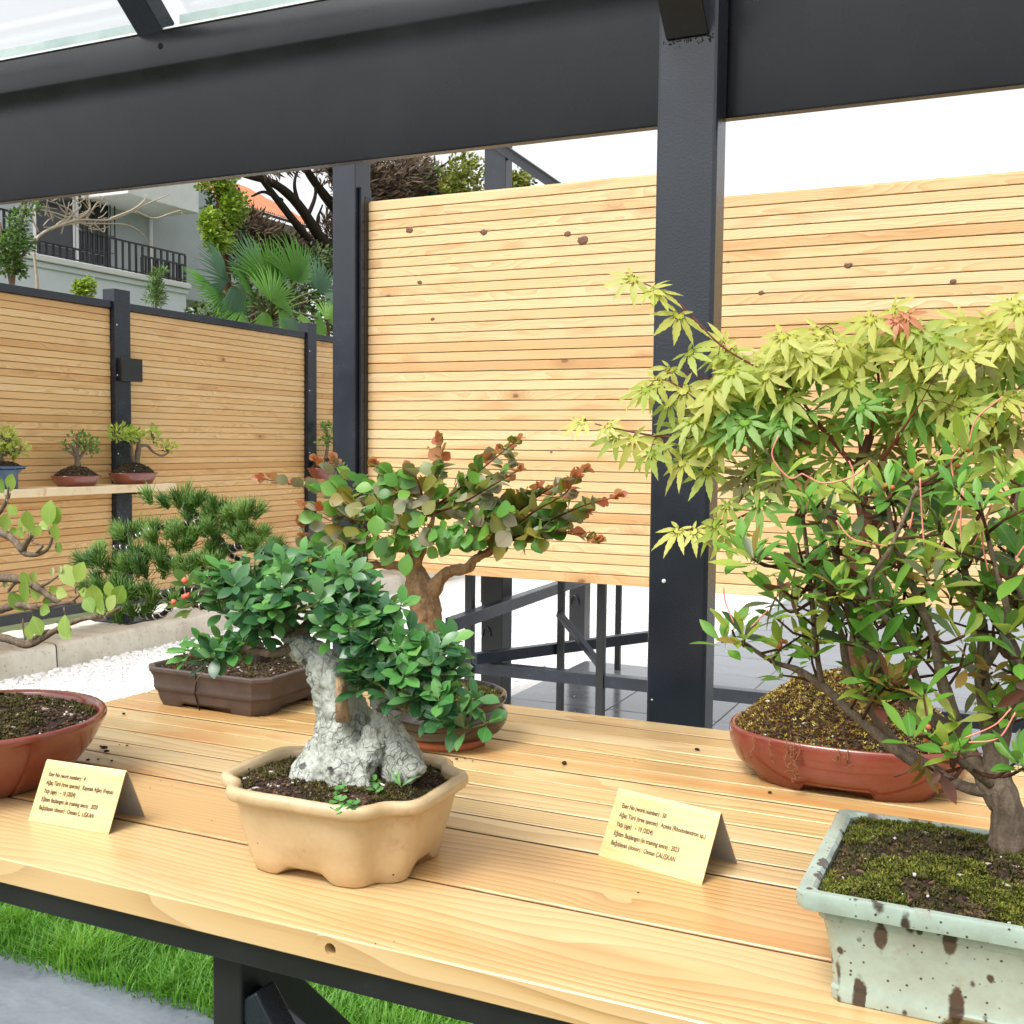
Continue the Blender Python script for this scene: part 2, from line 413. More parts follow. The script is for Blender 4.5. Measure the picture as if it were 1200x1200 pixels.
a = me.attributes.new('rnd', 'FLOAT', 'POINT'); a.data.foreach_set('value', np.repeat(np.clip(0.5 + 0.35 * clump + 0.3 * (rs.rand(N) - 0.5), 0, 1), 5).astype(np.float32))
smooth(me)
m_grass = leaf_mat('grass blades', [(0.0, (0.055, 0.17, 0.018)), (0.45, (0.11, 0.30, 0.030)), (0.8, (0.20, 0.42, 0.05)), (1.0, (0.40, 0.46, 0.14))], 0.5, 0.35, True)
tag(obj('lawn_grass', me, m_grass), 'fresh green grass strip growing behind the slate path under the bench', 'grass', kind='stuff')

# ------------------------------------------------------------------ display bench
TZ = 1.06; TY0, TY1 = 0.717, 1.490; TX0, TX1 = -1.232, 0.80
bench = thing('display_bench', (TX0 + 0.6, 1.1, 0), 'long pine plank display bench on black steel frame carrying the bonsai', 'bench')
edges = [TY0, 0.848, 0.977]
nn = 11
for i in range(1, nn + 1): edges.append(0.977 + (TY1 - 0.977) * i / nn)
TH = 0.024
GAP = [0.0] + [R.choice((0.0017, 0.0021, 0.0026)) for _ in range(12)] + [0.0]
GAP[2] = 0.0036; GAP[3] = 0.0028
TINT = [(1.04, 1.02, 0.98), (0.97, 0.84, 0.70), (1.04, 1.04, 1.02), (1.0, 1.01, 0.96), (1.02, 1.0, 0.93), (0.96, 0.93, 0.78), (1.04, 1.02, 0.92), (0.97, 0.90, 0.72), (0.90, 0.78, 0.62), (1.0, 0.95, 0.82), (1.05, 1.04, 1.0), (0.98, 0.93, 0.82), (1.04, 1.02, 0.96)]
for i in range(len(edges) - 1):
    a0, a1 = edges[i] + GAP[i], edges[i + 1] - GAP[i + 1]
    wdt = a1 - a0; L = TX1 - TX0 + R.uniform(-0.004, 0.004)
    dz = R.uniform(-0.0008, 0.0008) if i else 0
    me = box_me(L, wdt, TH, 0.0012, 1)
    o = obj('plank', me, m_bench, bench, ((TX0 + TX1) / 2, (a0 + a1) / 2, TZ - TH / 2 + dz)); o.color = (*TINT[i], 1)
    if i == 0:                                   # bolt hole drilled into the front edge
        hp = at(387, 1112, y=TY0)
        cm = bmesh.new(); bmesh.ops.create_cone(cm, cap_ends=True, segments=24, radius1=0.0052, radius2=0.0052, depth=0.05,
                                               matrix=Matrix.Rotation(math.pi / 2, 4, 'X'))
        cut = bpy.data.objects.new('cut', from_bm(cm)); COL.objects.link(cut); cut.location = (hp.x, TY0, hp.z - 0.0005)
        md = o.modifiers.new('b', 'BOOLEAN'); md.object = cut; md.operation = 'DIFFERENCE'; md.solver = 'EXACT'
        bpy.context.view_layer.update()
        nm = bpy.data.meshes.new_from_object(o.evaluated_get(bpy.context.evaluated_depsgraph_get()))
        o.modifiers.clear(); o.data = nm; bpy.data.objects.remove(cut)
m_gap_shade = simple('dark gap shade', [(0.3, (0.045, 0.026, 0.014)), (0.7, (0.075, 0.045, 0.024))], 60, 0.9, 0.2)
for i in range(1, len(edges) - 1):  # added strips, no real filler: dark colour stands for shade in the gaps
    obj('gap_shade_strip', span_box(TX0 + 0.004, TX1 - 0.004, edges[i] - GAP[i] + 0.0001, edges[i] + GAP[i] - 0.0001, TZ - 0.012, TZ - 0.0014, 0.0), m_gap_shade, bench)
RB = 1.0355; RT = 0.022
obj('frame_rail', span_box(TX0 + 0.004, TX1, TY0 + 0.006, TY0 + 0.05, RB - RT, RB), m_black, bench)
obj('frame_rail', span_box(TX0 + 0.004, TX1, TY1 - 0.05, TY1 - 0.008, RB - RT, RB), m_black, bench)
for xx in (TX0 + 0.03, -0.61, 0.1, TX1 - 0.04):
    obj('frame_rail', span_box(xx - 0.018, xx + 0.018, TY0 + 0.052, TY1 - 0.052, RB - RT, RB - 0.001), m_black, bench)
for xx in (-0.6105, 0.75):
    for yy in (0.74, 1.45):
        obj('leg', span_box(xx - 0.0155, xx + 0.0155, yy, yy + 0.035, 0.0, RB - RT - 0.0005), m_black, bench)
    obj('brace', bar_me((xx + 0.001, 0.778, 0.985), (xx + 0.001, 1.448, 0.30), 0.026, 0.03), m_black, bench)
    obj('brace', bar_me((xx, 0.776, 0.25), (xx, 1.448, 0.25), 0.026, 0.03), m_black, bench)
for xx, sg in ((-0.594, 1), (0.734, -1)):
    obj('brace', bar_me((xx, 0.757, 0.972), (xx + sg * 0.42, 0.757, 0.36), 0.026, 0.028), m_steel, bench)

# ------------------------------------------------------------------ steel pergola over the bench
PY = 1.70
perg = thing('steel_pergola', (-0.5, PY, 0), 'dark steel pergola with broad beam, posts and sloping glass roof over the bench', 'pergola')
pl = at(763.5, 450, y=PY).x; pr = at(833.5, 450, y=PY).x
BZ0 = at(770, 148, y=PY + 0.062).z; BZ1 = at(0, 72, y=PY + 0.062).z
obj('post', span_box(pl, pr, PY, PY + 0.060, 0.0, BZ1 + 0.06, 0.006), m_steel, perg)
# main beam: folded sheet, upper band proud
by = PY + 0.0605; zb = BZ1 - (BZ1 - BZ0) * 0.24
prof = [(by + 0.004, BZ0), (by + 0.003, BZ0 + 0.004), (by + 0.010, zb - 0.05), (by + 0.008, zb - 0.014), (by + 0.001, zb), (by, zb + 0.006), (by, BZ1 - 0.003), (by + 0.003, BZ1), (by + 0.022, BZ1), (by + 0.022, BZ0)]
XS = [-6.2] + [-6.2 + 0.25 * i for i in range(1, 33)] + [1.9]
bmv = MB(); k = len(prof)
for x in XS:
    for (y, z) in prof: bmv.v.append(V((x, y + 0.0015 * math.sin(x * 2.3) * (1 if z < zb else 0), z)))
for i in range(len(XS) - 1):
    for j in range(k):
        j2 = (j + 1) % k
        bmv.f.append((i * k + j, (i + 1) * k + j, (i + 1) * k + j2, i * k + j2))
bmv.f.append(tuple(range(k))); bmv.f.append(tuple((len(XS) - 1) * k + j for j in reversed(range(k))))
me = bmv.me(True); beam = obj('beam', me, m_beam, perg)
md = beam.modifiers.new('e', 'EDGE_SPLIT'); md.split_angle = math.radians(50)
hp = at(188, 54, y=by)
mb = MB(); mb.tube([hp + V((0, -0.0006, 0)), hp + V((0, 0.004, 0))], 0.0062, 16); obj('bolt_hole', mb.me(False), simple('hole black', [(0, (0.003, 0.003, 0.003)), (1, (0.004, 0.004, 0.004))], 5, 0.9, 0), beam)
obj('cap_strip', span_box(-6.2, 1.9, by - 0.001, by + 0.012, BZ1 + 0.0005, BZ1 + 0.005, 0.001), paint('bare aluminium', (0.75, 0.77, 0.78), 0.3, 0.05, 300, metallic=0.6), beam)
# rafters climb towards the viewer at about 41 degrees and carry glass
RX = [(pl + pr) / 2 - 0.0005, at(176, 40, y=by).x, at(176, 40, y=by).x - 1.35]
dirv = V((0, -1, 0.884)).normalized(); RZ0 = BZ1 + 0.026
for i, xx in enumerate(RX):
    if i == 0: a0 = V((xx, PY + 0.012, at(806, 32, y=PY).z - 0.0))
    else: a0 = V((xx, by + 0.022, BZ1 + 0.008))
    obj('rafter', bar_me(a0, a0 + dirv * 1.25, 0.066 if i else 0.068, 0.045, 0.003, (0, 0.884, 1)), m_steel, perg)
b = NB('roof glass'); gl = b.n('ShaderNodeBsdfGlossy'); gl.inputs['Roughness'].default_value = 0.03
tp = b.n('ShaderNodeBsdfTransparent'); tp.inputs[0].default_value = (0.985, 0.992, 0.99, 1)
mx = b.n('ShaderNodeMixShader'); mx.inputs[0].default_value = 0.07
b.l(tp.outputs[0], mx.inputs[1]); b.l(gl.outputs[0], mx.inputs[2])
m_glass = b.done(mx.outputs[0])
m_frost = simple('milky glass band', [(0.3, (0.33, 0.43, 0.41)), (0.7, (0.52, 0.62, 0.60))], 9, 0.25, 0.05)
for x0_, x1_ in ((RX[2] + 0.035, RX[1] - 0.035), (RX[1] + 0.035, RX[0] - 0.036), (RX[0] + 0.036, 1.2)):
    s0 = V((0, by + 0.075, BZ1 + 0.012)); n0 = V((0, 0.884, 1)).normalized()
    q = [s0, s0 + dirv * 1.25]; g = MB()
    for zoff in (0.0, 0.006):
        for p in q:
            for x in (x0_, x1_): g.v.append(V((x, p.y, p.z)) + n0 * (0.03 + zoff))
    g.f = [(0, 1, 3, 2), (4, 6, 7, 5), (0, 4, 5, 1), (2, 3, 7, 6), (0, 2, 6, 4), (1, 5, 7, 3)]
    obj('glass_pane', g.me(False), m_glass, perg)
    obj('glass_edge', span_box(x0_, x1_, by + 0.045, by + 0.055, BZ1 + 0.002, BZ1 + 0.046, 0.001), m_frost, perg)
# weld spatter and screws
def screw(p, nrm, r, par, mat):
    mb = MB(); mb.tube([V(p), V(p) + V(nrm) * r * 0.6], (r, r * 0.7), 10); obj('screw', mb.me(), mat, par)
m_screw = paint('zinc screw', (0.75, 0.75, 0.73), 0.35, 0.05, 300)
screw(at(778, 681, y=PY), (0, -1, 0), 0.0038, perg, m_screw)
screw(at(764, 820, y=PY), (0, -1, 0), 0.0015, perg, m_screw)
mw = MB()
for i in range(70):
    x = pl + 0.008 + (pr - pl - 0.016) * R.random(); p = V((x, PY - 0.0004, a0.z)); zt = at(806, 44, y=PY).z
    p.z = zt + R.gauss(0, 0.0035) - 0.004; r = R.uniform(0.0006, 0.0017)
    mw.tube([p, p + V((0, -r, 0))], (r, r * 0.4), 6)
obj('weld_bead', mw.me(), m_black, perg)

# ------------------------------------------------------------------ slatted screens behind
SP = 0.0467
def slat_me(L, hgt=0.0445, dep=0.02):
    """board with a tongue behind so that no light shows through the joint"""
    bm = bmesh.new(); bmesh.ops.create_cube(bm, size=1); bmesh.ops.scale(bm, vec=(L, dep, hgt), verts=bm.verts)
    bmesh.ops.bevel(bm, geom=list(bm.edges), offset=0.0018, segments=1, affect='EDGES')
    me = from_bm(bm, 'slat'); v = [x.co.copy() for x in me.vertices]; f = [tuple(p.vertices) for p in me.polygons]; n = len(v)
    h2 = hgt / 2
    for x in (-L / 2 + 0.002, L / 2 - 0.002):
        v += [V((x, dep / 2 - 0.008, h2 - 0.004)), V((x, dep / 2 - 0.002, h2 - 0.004)), V((x, dep / 2 - 0.002, h2 + 0.0075)), V((x, dep / 2 - 0.008, h2 + 0.0075))]
    f += [(n, n + 1, n + 5, n + 4), (n + 1, n + 2, n + 6, n + 5), (n + 2, n + 3, n + 7, n + 6), (n + 3, n, n + 4, n + 7), (n, n + 3, n + 2, n + 1), (n + 4, n + 5, n + 6, n + 7)]
    out = bpy.data.meshes.new('slat'); out.from_pydata([tuple(c) for c in v], [], f); return out
YS = 4.75
def screen(x0, x1, z0, z1, label):
    t = thing('slatted_screen', ((x0 + x1) / 2, YS, z0), label, 'screen')
    n = round((z1 - z0) / SP); p = (z1 - z0) / n; me = slat_me(x1 - x0, p - 0.0042)
    for i in range(n):
        obj('slat', me, m_slat, t, ((x0 + x1) / 2 + R.uniform(-0.0015, 0.0015), YS + 0.01 + R.uniform(-0.0006, 0.0006), z0 + p * (i + 0.5)))
    for xx in (x0 + 0.25, x1 - 0.25):
        obj('batten', span_box(xx - 0.02, xx + 0.02, YS + 0.0225, YS + 0.05, z0 + 0.02, z1 - 0.02), m_black, t)
    return t
sA = at(422, 238, y=YS); sB = at(757, 690, y=YS)
screen(sA.x, -1.385, 0.811, 2.636, 'tall pine slat screen with round dark knots between two steel posts')
screen(-1.345, 1.05, 0.805, 2.513, 'lower pine slat screen behind the maple and azalea')
# big round knots of the screens, as the photograph shows them
b = NB('knot wood'); tc = b.n('ShaderNodeTexCoord').outputs['Object']
wv = b.n('ShaderNodeTexWave', wave_type='RINGS', rings_direction='Y'); b.l(tc, wv.inputs[0]); b.set(wv, Scale=60.0, Distortion=4.0, Detail=3.0)
m_knot = b.done(b.pbsdf(b.ramp(b.math('ADD', b.math('MULTIPLY', wv.outputs['Fac'], 0.5), b.math('MULTIPLY', b.noise(tc, 120, 4), 0.5)), [(0.3, (0.06, 0.022, 0.012)), (0.6, (0.17, 0.07, 0.035)), (0.85, (0.30, 0.15, 0.07))]), 0.5))
screens = [o for o in COL.objects if o.name.startswith('slatted_screen')]
for (kx, ky, kr_) in ((480, 270, 4.4), (567, 272, 4.2), (665, 274, 4.0), (683, 281.5, 6.5), (492, 331, 3.0), (507, 374, 2.6), (994, 311, 4.2), (1117, 330, 3.6), (892, 343, 3.4), (853, 307, 1.8), (646, 530, 1.6), (502, 524, 1.4)):
    c_ = at(kx, ky, y=YS); rr = pxm(c_, kr_); mb = MB(); ks = [0.8 + 0.35 * R.random() for _ in range(18)]
    for (f_, dy_) in ((1.0, 0.0006), (0.92, -0.0007), (0.4, -0.0009)):
        for i in range(18): a = i * math.pi / 9; mb.v.append(V((rr * 1.2 * f_ * ks[i] * math.cos(a), dy_, rr * 0.85 * f_ * ks[i] * math.sin(a))))
    for j in range(2):
        for i in range(18): mb.f.append((j * 18 + i, j * 18 + (i + 1) % 18, j * 18 + 18 + (i + 1) % 18, j * 18 + 18 + i))
    mb.f.append(tuple(range(36, 54)))
    obj('knot', mb.me(), m_knot, screens[0] if kx < 800 else screens[1], c_)
# supporting posts of the screens (second bay of steelwork)
fr2 = thing('screen_frame', (-2.4, YS, 0), 'black steel posts, rails and brace carrying the slatted screens', 'frame')
lp0 = at(389.5, 300, y=4.66).x; lp1 = at(416, 300, y=4.66).x
obj('post', span_box(lp0, lp1, 4.66, 4.80, 0.0, 3.3, 0.005), m_steel, fr2)
obj('edge_angle', span_box(lp1 + 0.003, lp1 + 0.018, 4.69, 4.78, 0.5, 2.70, 0.002), m_steel, fr2)
obj('edge_angle', span_box(lp1 + 0.021, sA.x - 0.004, 4.72, 4.79, 0.7, 2.66, 0.002), m_black, fr2)
obj('post', span_box(-1.43, -1.33, 4.775, 4.87, 0.0, 3.0, 0.004), m_steel, fr2)
obj('post', span_box(1.07, 1.17, 4.70, 4.80, 0.0, 2.9, 0.004), m_steel, fr2)
def vleg(pa, pb, ytop, y, z1=0.84):
    a_, b_ = at(pa, ytop, y=y), at(pb, ytop, y=y)
    obj('post', span_box(a_.x, b_.x, y, y + (b_.x - a_.x), 0.0, z1, 0.003), m_black, fr2)
vleg(544.5, 553, 700, 4.86)
vleg(564, 588.5, 720, 5.35, 1.0)
vleg(653, 660, 700, 5.2, 0.9)
vleg(698.5, 707.5, 740, 4.87)
vleg(721, 727, 700, 6.6, 0.95)
vleg(667, 685, 700, 7.2, 0.95)
# rail A along the screens, rail B diagonal on the level, rail C running back, brace D
ra, rb = at(548, 781, y=4.90), at(765, 807, y=4.90)
obj('rail', bar_me((ra.x - 0.03, 4.912, ra.z), (-1.432, 4.912, ra.z), 0.06, 0.058), m_steel, fr2)
obj('rail', bar_me((-1.33, 4.90, ra.z), (1.07, 4.90, ra.z), 0.06, 0.058), m_steel, fr2)
ra, rb = at(556, 772, z=0.40), at(765, 745, z=0.40)
obj('rail', bar_me(ra, rb, 0.045, 0.055), m_steel, fr2)
ra, rb = at(528, 732, z=0.62), at(700, 672, z=0.62)
obj('rail', bar_me(ra, rb, 0.055, 0.06), m_steel, fr2)
ra, rb = at(655, 719, y=5.18), at(702, 778, y=4.93)
obj('brace', bar_me(ra, rb, 0.03, 0.03), m_steel, fr2)
for px_, yy in ((566, 5.345), (669, 7.19)):
    c = at(px_ + 4, 745 if px_ < 600 else 708, y=yy); mb = MB(); rr = pxm(c, 5)
    pts = [c + V((rr * math.cos(t), 0, rr * 2 * math.sin(t))) for t in np.linspace(0, math.pi, 9)]
    mb.tube(pts, 0.006, 6); obj('handle', mb.me(), m_steel, fr2)

# second steel pavilion further back: post and sloping eave
pav = thing('steel_pavilion', (-3.5, 9.0, 0), 'far steel post with sloping roof edge rising behind the tall screen', 'pavilion')
a_, b_ = at(567.5, 200, y=9), at(592.5, 200, y=9)
obj('post', span_box(a_.x, b_.x, 9, 9.14, 0, 4.35, 0.005), m_steel, pav)
ra, rb = at(590, 176, y=9.02), at(652, 219, y=9.02)
rd = (rb - ra)
obj('eave_beam', bar_me(ra - rd * 0.25, rb + rd * 1.5, 0.10, 0.075), m_steel, pav)
obj('gutter', bar_me(ra - rd * 0.25 + V((0, -0.02, 0.05)), rb + rd * 1.5 + V((0, -0.02, 0.05)), 0.14, 0.02), m_beam, pav)
ra2 = at(560, 172, y=9.02)
obj('eave_beam', bar_me(ra2 + V((-1.0, 0, 0.02)), ra2 + V((0.1, 0, 0.02)), 0.10, 0.075), m_steel, pav)

# ------------------------------------------------------------------ left: concrete kerb and slatted fence with shelf
b = NB('weathered concrete'); tc = b.n('ShaderNodeTexCoord').outputs['Object']
n1 = b.noise(tc, 2.2, 6, 0.65); n2 = b.noise(tc, 60, 4, 0.6); st = b.noise(b.vmath('MULTIPLY', tc, (1, 3.2, 0.25)), 2.5, 4, 0.6)
c = b.ramp(n1, [(0.28, (0.42, 0.37, 0.28)), (0.5, (0.66, 0.61, 0.50)), (0.75, (0.76, 0.72, 0.63))])
c = b.mix(b.maprange(st, 0.55, 0.75, 0, 0.5), c, (0.27, 0.25, 0.16))
sp = b.n('ShaderNodeTexVoronoi'); b.l(tc, sp.inputs[0]); sp.inputs['Scale'].default_value = 26
c = b.mix(b.maprange(sp.outputs['Distance'], 0.22, 0.12, 0, 0.45), c, (0.2, 0.18, 0.15))
m_conc = b.done(b.pbsdf(c, 0.9, b.bump(b.math('ADD', n2, n1), 0.5, 0.006)))
KX = -5.5; KZ = 0.165
kb = thing('concrete_kerb', (KX - 0.3, 6, 0), 'weathered pale concrete kerb under the left slatted fence', 'kerb')
bm = bmesh.new(); bmesh.ops.create_grid(bm, x_segments=1, y_segments=1, size=1); bm.free()
for y0_, y1_ in ((2.0, 5.05), (5.06, 8.2), (8.21, 11.5), (11.51, 15)):
    ny, bmv = 90, MB()
    pr_ = [(KX - 0.62, 0), (KX - 0.62, KZ), (KX - 0.2, KZ + 0.004), (KX - 0.03, KZ), (KX - 0.008, KZ - 0.006), (KX, KZ - 0.025), (KX + 0.004, 0.08), (KX + 0.012, -0.02)]
    for i in range(ny + 1):
        y = y0_ + (y1_ - y0_) * i / ny
        for j, (x, z) in enumerate(pr_):
            bmv.v.append(V((x, y, z)) + V((1, 0, 0.7)) * (0.012 * noise.noise((x * 4, y * 2.5, z * 9)) + 0.010 * noise.noise((x * 9, y * 14, z * 19))))
    kk = len(pr_)
    for i in range(ny):
        for j in range(kk - 1): bmv.f.append((i * kk + j, i * kk + j + 1, (i + 1) * kk + j + 1, (i + 1) * kk + j))
    bmv.f.append(tuple(range(kk))); bmv.f.append(tuple(ny * kk + j for j in reversed(range(kk))))
    obj('kerb_block', bmv.me(True), m_conc, kb)
FX = -5.86
fence = thing('slatted_fence', (FX, 6, KZ), 'long amber slatted fence with black posts and top rail standing on the concrete kerb', 'fence')
fz0, fz1 = 0.33, at(0, 332, x=FX).z
p1a, p1b = at(131, 420, x=FX + 0.02).y, at(149.5, 420, x=FX + 0.02).y
p2a, p2b = at(358, 440, x=FX + 0.02).y, at(368, 440, x=FX + 0.02).y
bays = [(2.9, p1a - 0.004), (p1b + 0.004, p2a - 0.004), (p2b + 0.004, p2b + 2.4)]
for y0_, y1_ in bays:
    z1_ = fz1 - 0.055; n = round((z1_ - fz0) / SP); p = (z1_ - fz0) / n; me = slat_me(y1_ - y0_, p - 0.0042)
    for i in range(n):
        obj('slat', me, m_fence, fence, (FX + R.uniform(-0.0015, 0.0015), (y0_ + y1_) / 2, fz0 + p * (i + 0.5)), (R.uniform(-0.035, 0.01), 0, math.pi / 2))
    obj('top_rail', span_box(FX - 0.03, FX + 0.03, y0_, y1_, fz1 - 0.05, fz1, 0.003), m_steel, fence)
    obj('bottom_rail', span_box(FX - 0.03, FX + 0.03, y0_, y1_, fz0 - 0.066, fz0 - 0.004, 0.003), m_steel, fence)
for ya, yb in ((p1a, p1b), (p2a, p2b), (p2b + 2.41, p2b + 2.5)):
    po = obj('post', span_box(FX - 0.06, FX + 0.05, ya, yb, KZ + 0.016, fz1 + 0.085, 0.003), m_steel, fence)
    obj('base_plate', span_box(FX - 0.10, FX + 0.24, ya - 0.10, yb + 0.10, KZ + 0.006, KZ + 0.0155, 0.002), m_steel, po)
    for dx_ in (0.10, 0.18):
        for yy in (ya - 0.05, yb + 0.05):
            mb = MB(); mb.tube([(FX + dx_, yy, KZ + 0.0155), (FX + dx_, yy, KZ + 0.05)], 0.009, 8); obj('anchor_bolt', mb.me(False), m_black, po)
    for z in (0.9, 1.35, 1.9, 2.25):
        screw((FX + 0.05, ya + 0.02, z), (1, 0, 0), 0.006, po, m_screw)
a_ = at(148, 420, x=FX + 0.05); b_ = at(162.5, 448, x=FX + 0.05)
obj('junction_box', span_box(FX + 0.0505, FX + 0.09, at(139, 430, x=FX + 0.06).y, b_.y, b_.z, a_.z, 0.004), m_black, fence)
SHX0, SHX1 = FX + 0.06, FX + 0.30
shz = at(60, 572, x=SHX1).z
sh_end = at(206, 570, x=SHX1).y
shelf = thing('wall_shelf', (FX + 0.18, 5, shz), 'pale pine shelf board fixed along the left slatted fence', 'shelf')
obj('board', span_box(SHX0, SHX1, 2.9, sh_end, shz - 0.052, shz, 0.003), m_shelf, shelf)
for yy in (3.4, 4.5, (p1a + p1b) / 2):
    obj('bracket', span_box(FX + 0.055, FX + 0.26, yy - 0.015, yy + 0.015, shz - 0.075, shz - 0.053, 0.002), m_black, shelf)
s2 = thing('wall_shelf', (FX + 0.18, 9, shz), 'pale shelf board on the fence bay beyond the second post', 'shelf')
z2 = at(372, 562, x=SHX1).z
obj('board', span_box(SHX0, SHX1, p2b + 0.1, p2b + 2.2, z2 - 0.04, z2, 0.003), m_shelf, s2)
obj('bracket', span_box(FX + 0.055, FX + 0.26, p2b + 0.6, p2b + 0.63, z2 - 0.06, z2 - 0.041, 0.002), m_black, s2)
# moss along the foot of the fence
rs2 = np.random.RandomState(5)
# ------------------------------------------------------------------ leaf shapes (unit length along +Y, face +Z)
def blade(width, tip=1.0, rows=6, fold=0.12, curl=0.15, belly=0.5, stalk=0.08):
    v, f = [], []
    for i in range(rows + 1):
        t = i / rows
        wv = width * 0.5 * (math.sin(math.pi * t ** (math.log(0.5) / math.log(belly))) ** (0.75 if tip < 1 else 1.0 * tip)) if 0 < t < 1 else 0.004
        y = stalk + (1 - stalk) * t; z = -curl * t * t
        for s in (-1, 0, 1): v.append((s * wv, y, z + abs(s) * fold * wv * 2))
    for i in range(rows):
        a = i * 3
        f += [(a, a + 1, a + 4, a + 3), (a + 1, a + 2, a + 5, a + 4)]
    n = len(v); v += [(-0.012, 0, 0), (0.012, 0, 0)]; f.append((n, n + 1, 1, 1)[:3])
    return v, f
def maple(seed):
    r = random.Random(seed)
    angs = [0, 36, -36, 74, -74, 118, -118]; lens = [1.0, 0.97, 0.95, 0.84, 0.82, 0.50, 0.48]
    order = sorted(range(7), key=lambda i: -angs[i]); v = [(0, 0, 0)]; f = []
    def pol(a, rr, z): a = math.radians(a); return (math.sin(a) * rr, math.cos(a) * rr, z)
    sin_ = []
    al = [angs[i] for i in order]
    bounds = [al[0] + 24] + [(al[i] + al[i + 1]) / 2 for i in range(6)] + [al[6] - 24]
    for k_, i in enumerate(order):
        L = lens[i] * r.uniform(0.88, 1.08); a = angs[i] + r.uniform(-4, 4); dr = r.uniform(0.02, 0.26)
        b1, b0 = bounds[k_], bounds[k_ + 1]
        n = len(v)
        sr = 0.15
        rows = [(0.20, 0.050), (0.34, 0.085), (0.47, 0.105), (0.53, 0.086), (0.65, 0.090), (0.71, 0.062), (0.82, 0.050), (0.87, 0.030)]
        v.append(pol(b1, sr, -0.004)); v.append(pol(b0, sr, -0.004))
        mid = []
        d = V((math.sin(math.radians(a)), math.cos(math.radians(a)), 0)); s = V((d.y, -d.x, 0))
        for (t, wv) in rows:
            z = -dr * t * t * L
            for sg in (-1, 0, 1):
                p = d * (t * L) + s * (sg * wv * L * 1.12); v.append((p.x, p.y, z + abs(sg) * wv * 0.18))
        tp = d * L; v.append((tp.x, tp.y, -dr * L * 1.05))
        m0 = n + 2
        f += [(0, n, m0, m0 + 1), (0, m0 + 1, m0 + 2, n + 1)]
        for q in range(len(rows) - 1):
            c_ = m0 + q * 3; f += [(c_, c_ + 3, c_ + 4, c_ + 1), (c_ + 1, c_ + 4, c_ + 5, c_ + 2)]
        c_ = m0 + (len(rows) - 1) * 3; t_ = c_ + 3; f += [(c_, t_, c_ + 1), (c_ + 1, t_, c_ + 2)]
    return v, f
def mk(vf, mat):
    me = bpy.data.meshes.new('leaf'); me.from_pydata([tuple(x) for x in vf[0]], [], [tuple(dict.fromkeys(q)) for q in vf[1]]); smooth(me); me.materials.append(mat); return me
def frame(p, d, nrm, s):
    d = V(d).normalized(); x = d.cross(V(nrm))
    if x.length < 1e-5: x = d.orthogonal()
    x.normalize(); z = x.cross(d)
    M = Matrix((x, d, z)).transposed().to_4x4() @ Matrix.Diagonal((s, s, s, 1)); M.translation = V(p); return M
def rv(s=1.0): return V((R.gauss(0, s), R.gauss(0, s), R.gauss(0, s)))
class Foliage:
    def __init__(s, root): s.root = root; s.items = []
    def add(s, M, shape, key): s.items.append((M, shape, key))
    def rosette(s, p, axis, n, size, shapes, key, spread=(0.7, 1.35), jit=0.12, turn=2.4):
        axis = V(axis).normalized(); x = axis.orthogonal().normalized(); y = axis.cross(x); a0 = R.uniform(0, 6.28)
        for i in range(n):
            a = a0 + i * turn; ph = spread[0] + (spread[1] - spread[0]) * ((n - i) / n if n > 1 else 0.5) + R.gauss(0, jit)
            rad = x * math.cos(a) + y * math.sin(a); d = axis * math.cos(ph) + rad * math.sin(ph); nm = axis * math.sin(ph) - rad * math.cos(ph)
            k = key(i / max(1, n - 1)) if callable(key) else key
            s.add(frame(V(p) - axis * size * 0.25 * (n - i) / n, d, nm + rv(0.15), size * R.uniform(0.72, 1.12)), R.choice(shapes), k)
    def build(s, mats, maxn=290, name='leaf'):
        """mats: key -> (object material, mass material); the nearest become leaves of their own"""
        it = sorted(s.items, key=lambda q: (q[0].translation - CAM).length); cache = {}
        for M, sh, k in it[:maxn]:
            me = cache.get((id(sh), k))
            if me is None: me = cache[(id(sh), k)] = mk(sh, mats[k][0])
            o = bpy.data.objects.new(name, me); COL.objects.link(o); o.matrix_basis = M; parent(o, s.root)
        rest = {}
        for M, sh, k in it[maxn:]: rest.setdefault(k, []).append((M, sh))
        for k, l in rest.items():
            sh = l[0][1]
            me = merge(sh[0], [tuple(dict.fromkeys(q)) for q in sh[1]], [m for m, _ in l], np.random.RandomState(len(l)).rand(len(l)))
            tag(obj('leaf_mass', me, mats[k][1], s.root), kind='stuff')
def lm(name, stops, rough=0.42, trans=0.3, back=None, vein=None):
    return (leaf_mat(name, stops, rough, trans, False, back, vein), leaf_mat(name + ' mass', stops, rough, trans, True, back))
def ball():
    while True:
        p = V((R.uniform(-1, 1), R.uniform(-1, 1), R.uniform(-1, 1)))
        if p.length <= 1: return p
def wob(a, b, n=4, k=0.12):
    a, b = V(a), V(b); L = (b - a).length
    return [a.lerp(b, i / n) + (rv(L * k * 0.35) if 0 < i < n else V((0, 0, 0))) for i in range(n + 1)]

